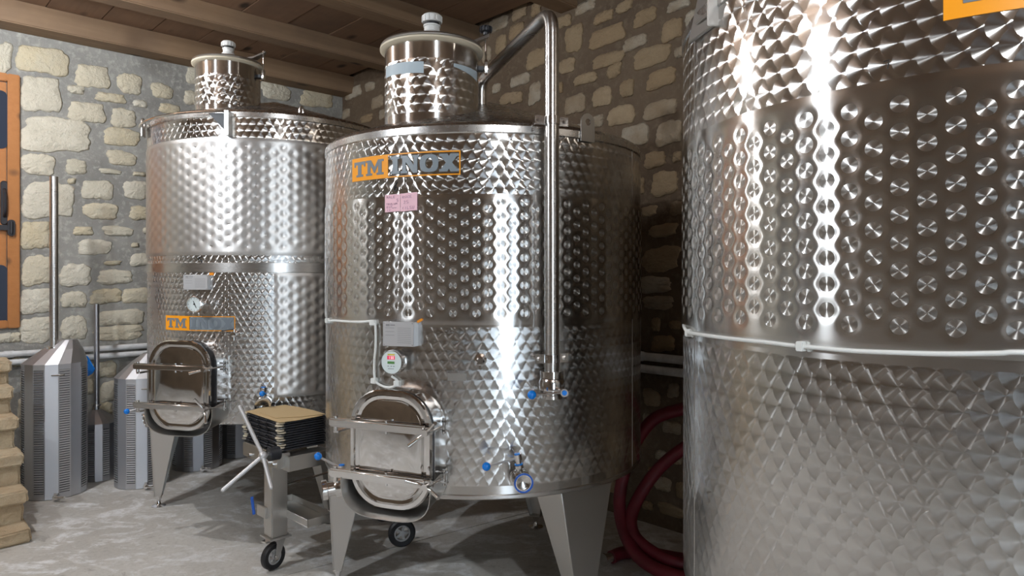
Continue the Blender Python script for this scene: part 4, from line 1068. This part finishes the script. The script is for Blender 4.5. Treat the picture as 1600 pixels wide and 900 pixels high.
# ------------------------------------------------------------------ perforated drain screens
def slotted_screen(label, px, Y, r, zt, apex, pole_px, pole_y, pole_top, pole_r, n=16, mat=M_SCREEN, slots=True, rot=-.109, pole=True, pole_depth=None, taps=True, hood=True):
    c = P(px, 500, Y); c.z = 0
    t = thing('drain_screen', label, 'drain screen', c, 'slotted steel drain screens along the left wall')
    def ringp(rr, z, off=(0, 0)): return [c+Vector((rr*math.sin(rot+2*PI*k/n)+off[0], -rr*math.cos(rot+2*PI*k/n)+off[1], z)) for k in range(n)]
    m = MB(); m.loft([ringp(r, .004), ringp(r, zt)]); b = part('body', m, mat, t, ang=10)
    m = MB(); a_off = (apex[0], apex[1]); m.loft([ringp(r*1.01, zt-.004), ringp(r*1.01, zt+.006), ringp(r*.62, zt+(apex[2]-zt)*.62, (a_off[0]*.6, a_off[1]*.6)), ringp(r*.28, apex[2], a_off)]); part('hood', m, mat, t, ang=10)
    if slots:
        sm = None
        for k in range(n):
            if k % 2: continue
            a = rot+2*PI*(k+.5)/n; rr = r*math.cos(PI/n); w = r*math.sin(PI/n)*.80
            M = Matrix((Vector((math.cos(a), math.sin(a), 0)), Vector((math.sin(a), -math.cos(a), 0)), Vector((0, 0, 1)))).transposed().to_4x4(); M.translation = c+Vector((math.sin(a), -math.cos(a), 0))*rr
            m = MB(M); m.box(-w*1.02, w*1.02, -.001, .0012, .045, zt-.03); part('slot_shade_backing', m, M_SLOT_SHADE, b)  # flat dark plate behind the louvers, painted as the shade in the slots
            m = MB(M); z = .05
            while z < zt-.04:
                m.add([(-w, .0008, z), (w, .0008, z), (w, .007, z+.0115), (-w, .007, z+.0115), (w, .0008, z+.012), (-w, .0008, z+.012)], [(0, 1, 2, 3), (3, 2, 4, 5), (0, 3, 5), (1, 4, 2)]); z += .0165
            part('louver_strip', m, M_SLOT, b, ang=20, kind='stuff')
    if pole:
        q = P(pole_px, 500, pole_depth or Y-.05); zb0 = EYE-(pole_y-HY)/F*q.y; zt0 = EYE-(pole_top-HY)/F*q.y
        m = MB(); m.rod((q.x, q.y, zb0-.06), (q.x, q.y, zt0), pole_r, 20); po = part('pole', m, M_BRUSH if mat is M_SCREEN else M_SCREEN_D, t)
        m = MB(Matrix.Translation((q.x, q.y, zb0+.07))); m.lathe([(pole_r, 0), (pole_r*1.75, .001), (pole_r*1.75, .014), (pole_r, .015)], 24); part('collar', m, M_CHROME, po)
    if taps:
        m = MB(); a = c+Vector((r*.55, -r*.8, .03)); m.rod(a+Vector((0, .02, 0)), a+Vector((.03, -.05, 0)), .018, 14); m.rod(a+Vector((.03, -.05, 0)), a+Vector((.10, -.06, .003)), .010, 10); m.rod(a+Vector((.03, -.05, 0)), a+Vector((.03, -.05, .03)), .008, 8)
        part('drain_tap', m, M_CHROME, t)
        m = MB(); a = c+Vector((r*.45, -r*.86, zt-.07)); m.rod(a, a+Vector((.10, -.02, .008)), .006, 8); part('handle', m, M_CHROME, t)
    return t
slotted_screen('large slotted steel drain screen with a tall pole beside the stone steps', 86, 4.98, .200, .935, (.075, .03, 1.10), 84.5, 560, 276, .027, pole_depth=4.93)
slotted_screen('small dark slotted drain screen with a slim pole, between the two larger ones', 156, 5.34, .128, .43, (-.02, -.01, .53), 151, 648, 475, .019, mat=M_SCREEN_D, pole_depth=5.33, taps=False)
slotted_screen('slotted drain screen half hidden behind the left tank manway', 222, 5.22, .185, .80, (.06, .02, .98), 0, 0, 0, 0, pole=False)
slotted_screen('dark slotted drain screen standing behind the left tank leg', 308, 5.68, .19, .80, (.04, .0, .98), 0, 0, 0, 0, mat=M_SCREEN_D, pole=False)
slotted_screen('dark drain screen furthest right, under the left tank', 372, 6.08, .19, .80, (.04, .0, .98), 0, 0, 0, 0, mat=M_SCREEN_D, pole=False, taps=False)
# blue cloth/plastic scrap between the screens
m = MB(); pa = [P(128, 553, 5.26), P(136, 557, 5.24), P(147, 577, 5.23), P(143, 584, 5.24), P(131, 591, 5.26), P(124, 575, 5.28)]
m.loft([pa, [p+Vector((.004, .006, 0)) for p in pa]]); o = part('plastic_sheet', m, M_BLUE, None, origin=centre(m)); tag(o, 'bright blue plastic scrap tucked beside the large drain screen', 'plastic scrap')

# ------------------------------------------------------------------ plate filter on wheels
u = Vector((.70, .714, 0)).normalized(); w = Vector((-u.y, u.x, 0)); FP = Vector((-1.205, 3.60, 0))
def fq(a, b, z): return FP+u*a+w*b+Vector((0, 0, z))
def fb(m, a0, a1, b0, b1, z0, z1): return m.hexa([fq(a0, b0, z0), fq(a1, b0, z0), fq(a1, b1, z0), fq(a0, b1, z0)], [fq(a0, b0, z1), fq(a1, b0, z1), fq(a1, b1, z1), fq(a0, b1, z1)])
PF = thing('plate_filter', 'wheeled plate filter with a stack of black plates between the left and middle tanks', 'plate filter', FP+u*.1+w*.2)
NPL = 12; zst = .640; dz = .0128
for k in range(NPL):
    z = zst+k*dz; j = (k*37 % 5-2)*.003; m = MB()
    fb(m, 0+j, .265+j, 0, .43, z, z+dz*.72); fb(m, .012, .255, .012, .418, z+dz*.72, z+dz)
    # raised grip bumps along the long edge
    for b in (.06, .16, .26, .36): fb(m, -.006+j, 0+j, b-.02, b+.02, z+.001, z+dz*.6)
    pl = part('filter_plate', m, M_BLACKP, PF, .0015, seg=1)
    for b in (.02, .41):
        m = MB(Matrix.Translation(fq(.012+j, b, z+dz*.1))); m.lathe([(.020, 0), (.024, dz*.2), (.024, dz*.5), (.020, dz*.68)], 14); part('corner_port', m, M_CREAM if k % 3 else M_SATIN, pl)
m = MB(); fb(m, -.02, .05, -.01, .40, .555, .632); part('end_plate', m, M_SATIN, PF, .004)
m = MB(); fb(m, .02, .26, -.05, .05, .540, .618); part('side_beam', m, M_SATIN, PF, .004)
m = MB()
for b in (.03, .08, .12, .30): m.rod(fq(-.02, b, .575), fq(-.032, b, .575), .009, 8)
part('bolts', m, M_CHROME, PF, kind='stuff')
m = MB(); fb(m, -.015, .075, .065, .155, .175, .556); L = part('leg', m, M_SATIN, PF, .004)
m = MB(); fb(m, -.03, .09, .05, .17, .165, .175); part('caster_plate', m, M_SATIN, PF, .002)
wc = fq(.005, .09, .072); wd = Vector((.55, .83, 0)).normalized(); wa = Vector((wd.y, -wd.x, 0))
def wheel(root, c, ax, r, wd_, rim=True):
    M = axis_m(c, ax); m = MB(M)
    m.lathe([(r*.60, -wd_*.45), (r*.9, -wd_*.5), (r, -wd_*.3), (r, wd_*.3), (r*.9, wd_*.5), (r*.60, wd_*.45)], 32, cap=False); m.lathe([(r*.60, wd_*.45), (r*.60, -wd_*.45)], 32, cap=False)
    wh = part('wheel', m, M_BLACK, root)
    m = MB(M); m.lathe([(r*.61, -wd_*.35), (r*.61, wd_*.35), (r*.5, wd_*.38), (r*.5, -wd_*.38)], 28, cap=False); m.lathe([(r*.2, -wd_*.4), (r*.2, wd_*.4)], 16)
    for k in range(5):
        a = 2*PI*k/5; m.box(r*.15, r*.56, -r*.09, r*.09, -wd_*.2, wd_*.2, Matrix.Rotation(a, 4, 'Z'))
    part('rim', m, M_GRAYP, wh)
    return wh
wheel(PF, wc, wa, .070, .036)
m = MB()
for s in (-1, 1):
    q = wc+wa*.026*s; d = wd
    m.hexa([q-d*.014-Vector((0,0,.015)), q+d*.014-Vector((0,0,.015)), q+d*.014-Vector((0,0,.015))+wa*.004*s, q-d*.014-Vector((0,0,.015))+wa*.004*s],
           [q+d*.005+Vector((0,0,.095)), q+d*.06+Vector((0,0,.095)), q+d*.06+Vector((0,0,.095))+wa*.004*s, q+d*.005+Vector((0,0,.095))+wa*.004*s])
m.rod(wc-wa*.032, wc+wa*.032, .008, 10)
q = wc+wd*.03+Vector((0, 0, .09)); m.rod(q-Vector((0,0,.004)), q+Vector((0,0,.006)), .036, 20)
part('caster_fork', m, M_CHROME, PF)
m = MB(); q = wc+Vector((0, 0, .085)); m.hexa([q-wd*.06-wa*.02, q-wa*.02, q+wa*.02, q-wd*.06+wa*.02], [q-wd*.06-wa*.02+Vector((0,0,.01)), q-wa*.02+Vector((0,0,.016)), q+wa*.02+Vector((0,0,.016)), q-wd*.06+wa*.02+Vector((0,0,.01))]); part('brake_pedal', m, M_CHROME, PF, .002)
rw = Vector((-.635, 3.985, .078)); wheel(PF, rw, Vector((.35, -.94, 0)), .078, .04)
m = MB(); m.rod(rw, rw+Vector((-.18, .42, 0)), .010, 10); part('axle', m, M_SATIN, PF)
wheel(PF, rw+Vector((-.18, .42, 0)), Vector((.35, -.94, 0)), .078, .04)
# chassis bar, tie rods, tray
m = MB(); a = fq(.06, .13, .23); b = Vector((-.70, 4.10, .16)); dd = (b-a).normalized(); sd = Vector((-dd.y, dd.x, 0)).normalized()*.02; up = Vector((0, 0, .025))
m.hexa([a-sd-up, b-sd-up, b+sd-up, a+sd-up], [a-sd+up, b-sd+up, b+sd+up, a+sd+up]); part('chassis_bar', m, M_SATIN, PF, .003)
m = MB()
for za_, zb2 in ((.50, .515), (.43, .44)): m.rod(fq(.07, .10, za_), P(530, 433+(EYE-zb2)*F/4.0, 4.0), .006, 8)
part('tie_rods', m, M_CHROME, PF)
Cn = Vector((-1.048, 3.545, 0))
def tb(m, a0, a1, b0, b1, z0, z1):
    q = lambda a, b, z: Cn+u*a+w*b+Vector((0, 0, z)); return m.hexa([q(a0, b0, z0), q(a1, b0, z0), q(a1, b1, z0), q(a0, b1, z0)], [q(a0, b0, z1), q(a1, b0, z1), q(a1, b1, z1), q(a0, b1, z1)])
m = MB(); tb(m, 0, .16, 0, .46, .262, .268); tb(m, 0, .006, 0, .46, .268, .305); tb(m, 0, .16, 0, .006, .268, .305); tb(m, .154, .16, 0, .46, .268, .305); tb(m, 0, .16, .454, .46, .268, .305)
part('drip_tray', m, M_SATIN, PF, .001, seg=1)
m = MB(); tb(m, -.10, 0.0, .26, .36, .27, .33); m.rod(Cn+u*-.05+w*.34+Vector((0,0,.2)), Cn+u*-.05+w*.34+Vector((0,0,.27)), .018, 12); part('tray_outlet', m, M_SATIN, PF, .003)
m = MB(); q = P(397, 790, 3.62); m.rod(q+Vector((.0, 0, -.045)), q+Vector((-.012, 0, .045)), .008, 8); part('tray_valve_lever', m, M_BLUER, PF)
# spindle with three bars
hub = P(411, 712, 3.50)
m = MB(); m.rod(hub-u*.02, hub+u*.085, .012, 14); part('spindle', m, M_CHROME, PF)
m = MB(); m.rod(hub+u*.03, hub+u*.085, .034, 20); part('bearing', m, M_BLACKP, PF)
m = MB(); m.sphere(hub, .022, 16)
for q in (P(375, 636, 3.58), P(348, 766, 3.38), P(424, 762, 3.38)): m.rod(hub, q, .0105, 12); m.sphere(q, .0105, 10)
part('star_handle', m, M_PLATE, PF, label='three-bar steel star handle')
# cardboard
zt_ = zst+NPL*dz
def sheet(name, pts, z, th, label):
    m = MB(); lo = [fq(a, b, z+dz_) for a, b, dz_ in pts]; m.loft([lo, [p+Vector((0, 0, th)) for p in lo]]); o = part(name, m, M_CARD, None, .0008, origin=centre(m), seg=1); return tag(o, label, 'cardboard', 'cardboard sheets on the plate filter')
sheet('cardboard_sheet', [(-.01, -.01, .001), (.10, -.022, .001), (.245, -.005, .001), (.25, .12, .001), (.26, .30, .001), (.25, .43, .001), (.10, .44, .001), (.0, .40, .001)], zt_, .003, 'lower cardboard sheet lying on the black filter plates')
sheet('cardboard_sheet', [(.02, .10, .005), (.13, .03, .005), (.262, -.0, .005), (.262, .13, .008), (.252, .34, .006), (.12, .36, .005), (.03, .30, .005)], zt_, .003, 'upper torn cardboard sheet on top of the filter stack')

# ------------------------------------------------------------------ red hose
hp = [P(1150, 640, 3.55), P(1100, 634, 3.62), P(1062, 640, 3.70), P(1022, 655, 3.76), P(994, 690, 3.80), P(976, 735, 3.80), P(968, 785, 3.76), P(976, 832, 3.66), P(1000, 872, 3.52), P(1045, 897, 3.42), P(1100, 905, 3.38), P(1160, 890, 3.42), P(1200, 840, 3.50),
      P(1190, 760, 3.6), P(1150, 700, 3.62), P(1095, 690, 3.68), P(1052, 712, 3.74), P(1015, 750, 3.78), P(988, 800, 3.72), P(990, 835, 3.64), P(1018, 862, 3.56), P(1060, 880, 3.50), P(1120, 880, 3.50), P(1180, 850, 3.5)]
for p in hp: p.z = max(p.z, .036)
hp[-1].z = .04
t = thing('red_hose', 'thick dark red rubber hose coiled against the wall between middle and right tanks', 'hose', Vector((hp[8].x, hp[8].y, 0)))
m = MB(); m.tube(spline(hp, 8), .034, 16); part('hose_tube', m, M_HOSE, t)
hq = [P(1190, 893, 3.62), P(1120, 878, 3.66), P(1060, 862, 3.72), P(1010, 842, 3.80), P(975, 846, 3.80), P(955, 858, 3.74)]
for p in hq: p.z = .036
m = MB(); m.tube(spline(hq, 8), .034, 16); part('hose_end', m, M_HOSE, t)
a = hq[-1]; d = (hq[-1]-hq[-2]).normalized(); m = MB(); m.rod(a, a+d*.05, .026, 16); m.rod(a+d*.05, a+d*.06, .034, 16); part('hose_coupling', m, M_CHROME, t)

# ------------------------------------------------------------------ lamps
for k, (pos, power, r, col) in enumerate(LAMPS):
    pos = Vector(pos)
    t = thing('hanging_lamp', ['bare bulb lamp hanging over the left side', 'bare bulb lamp behind and left of the camera', 'bare bulb lamp behind the camera', 'bare bulb lamp over the right tank'][k], 'lamp', Vector((pos.x, pos.y, HC)))
    m = MB(); m.rod(pos+Vector((0, 0, .12)), Vector((pos.x, pos.y, HC-.01)), .004, 8); part('cord', m, M_BLACKP, t)
    m = MB(Matrix.Translation(pos)); m.lathe([(.0001, .13), (.02, .12), (.024, r*.7), (.018, r*.6)], 16); part('socket', m, M_WHITE, t)
    e = NT('lamp_glow_%d' % k); area = 4*PI*r*r
    mat = e.p(col=(0, 0, 0), ecol=col, emis=power/(PI*area))
    m = MB(); m.sphere(pos, r, 20); part('bulb', m, mat, t)
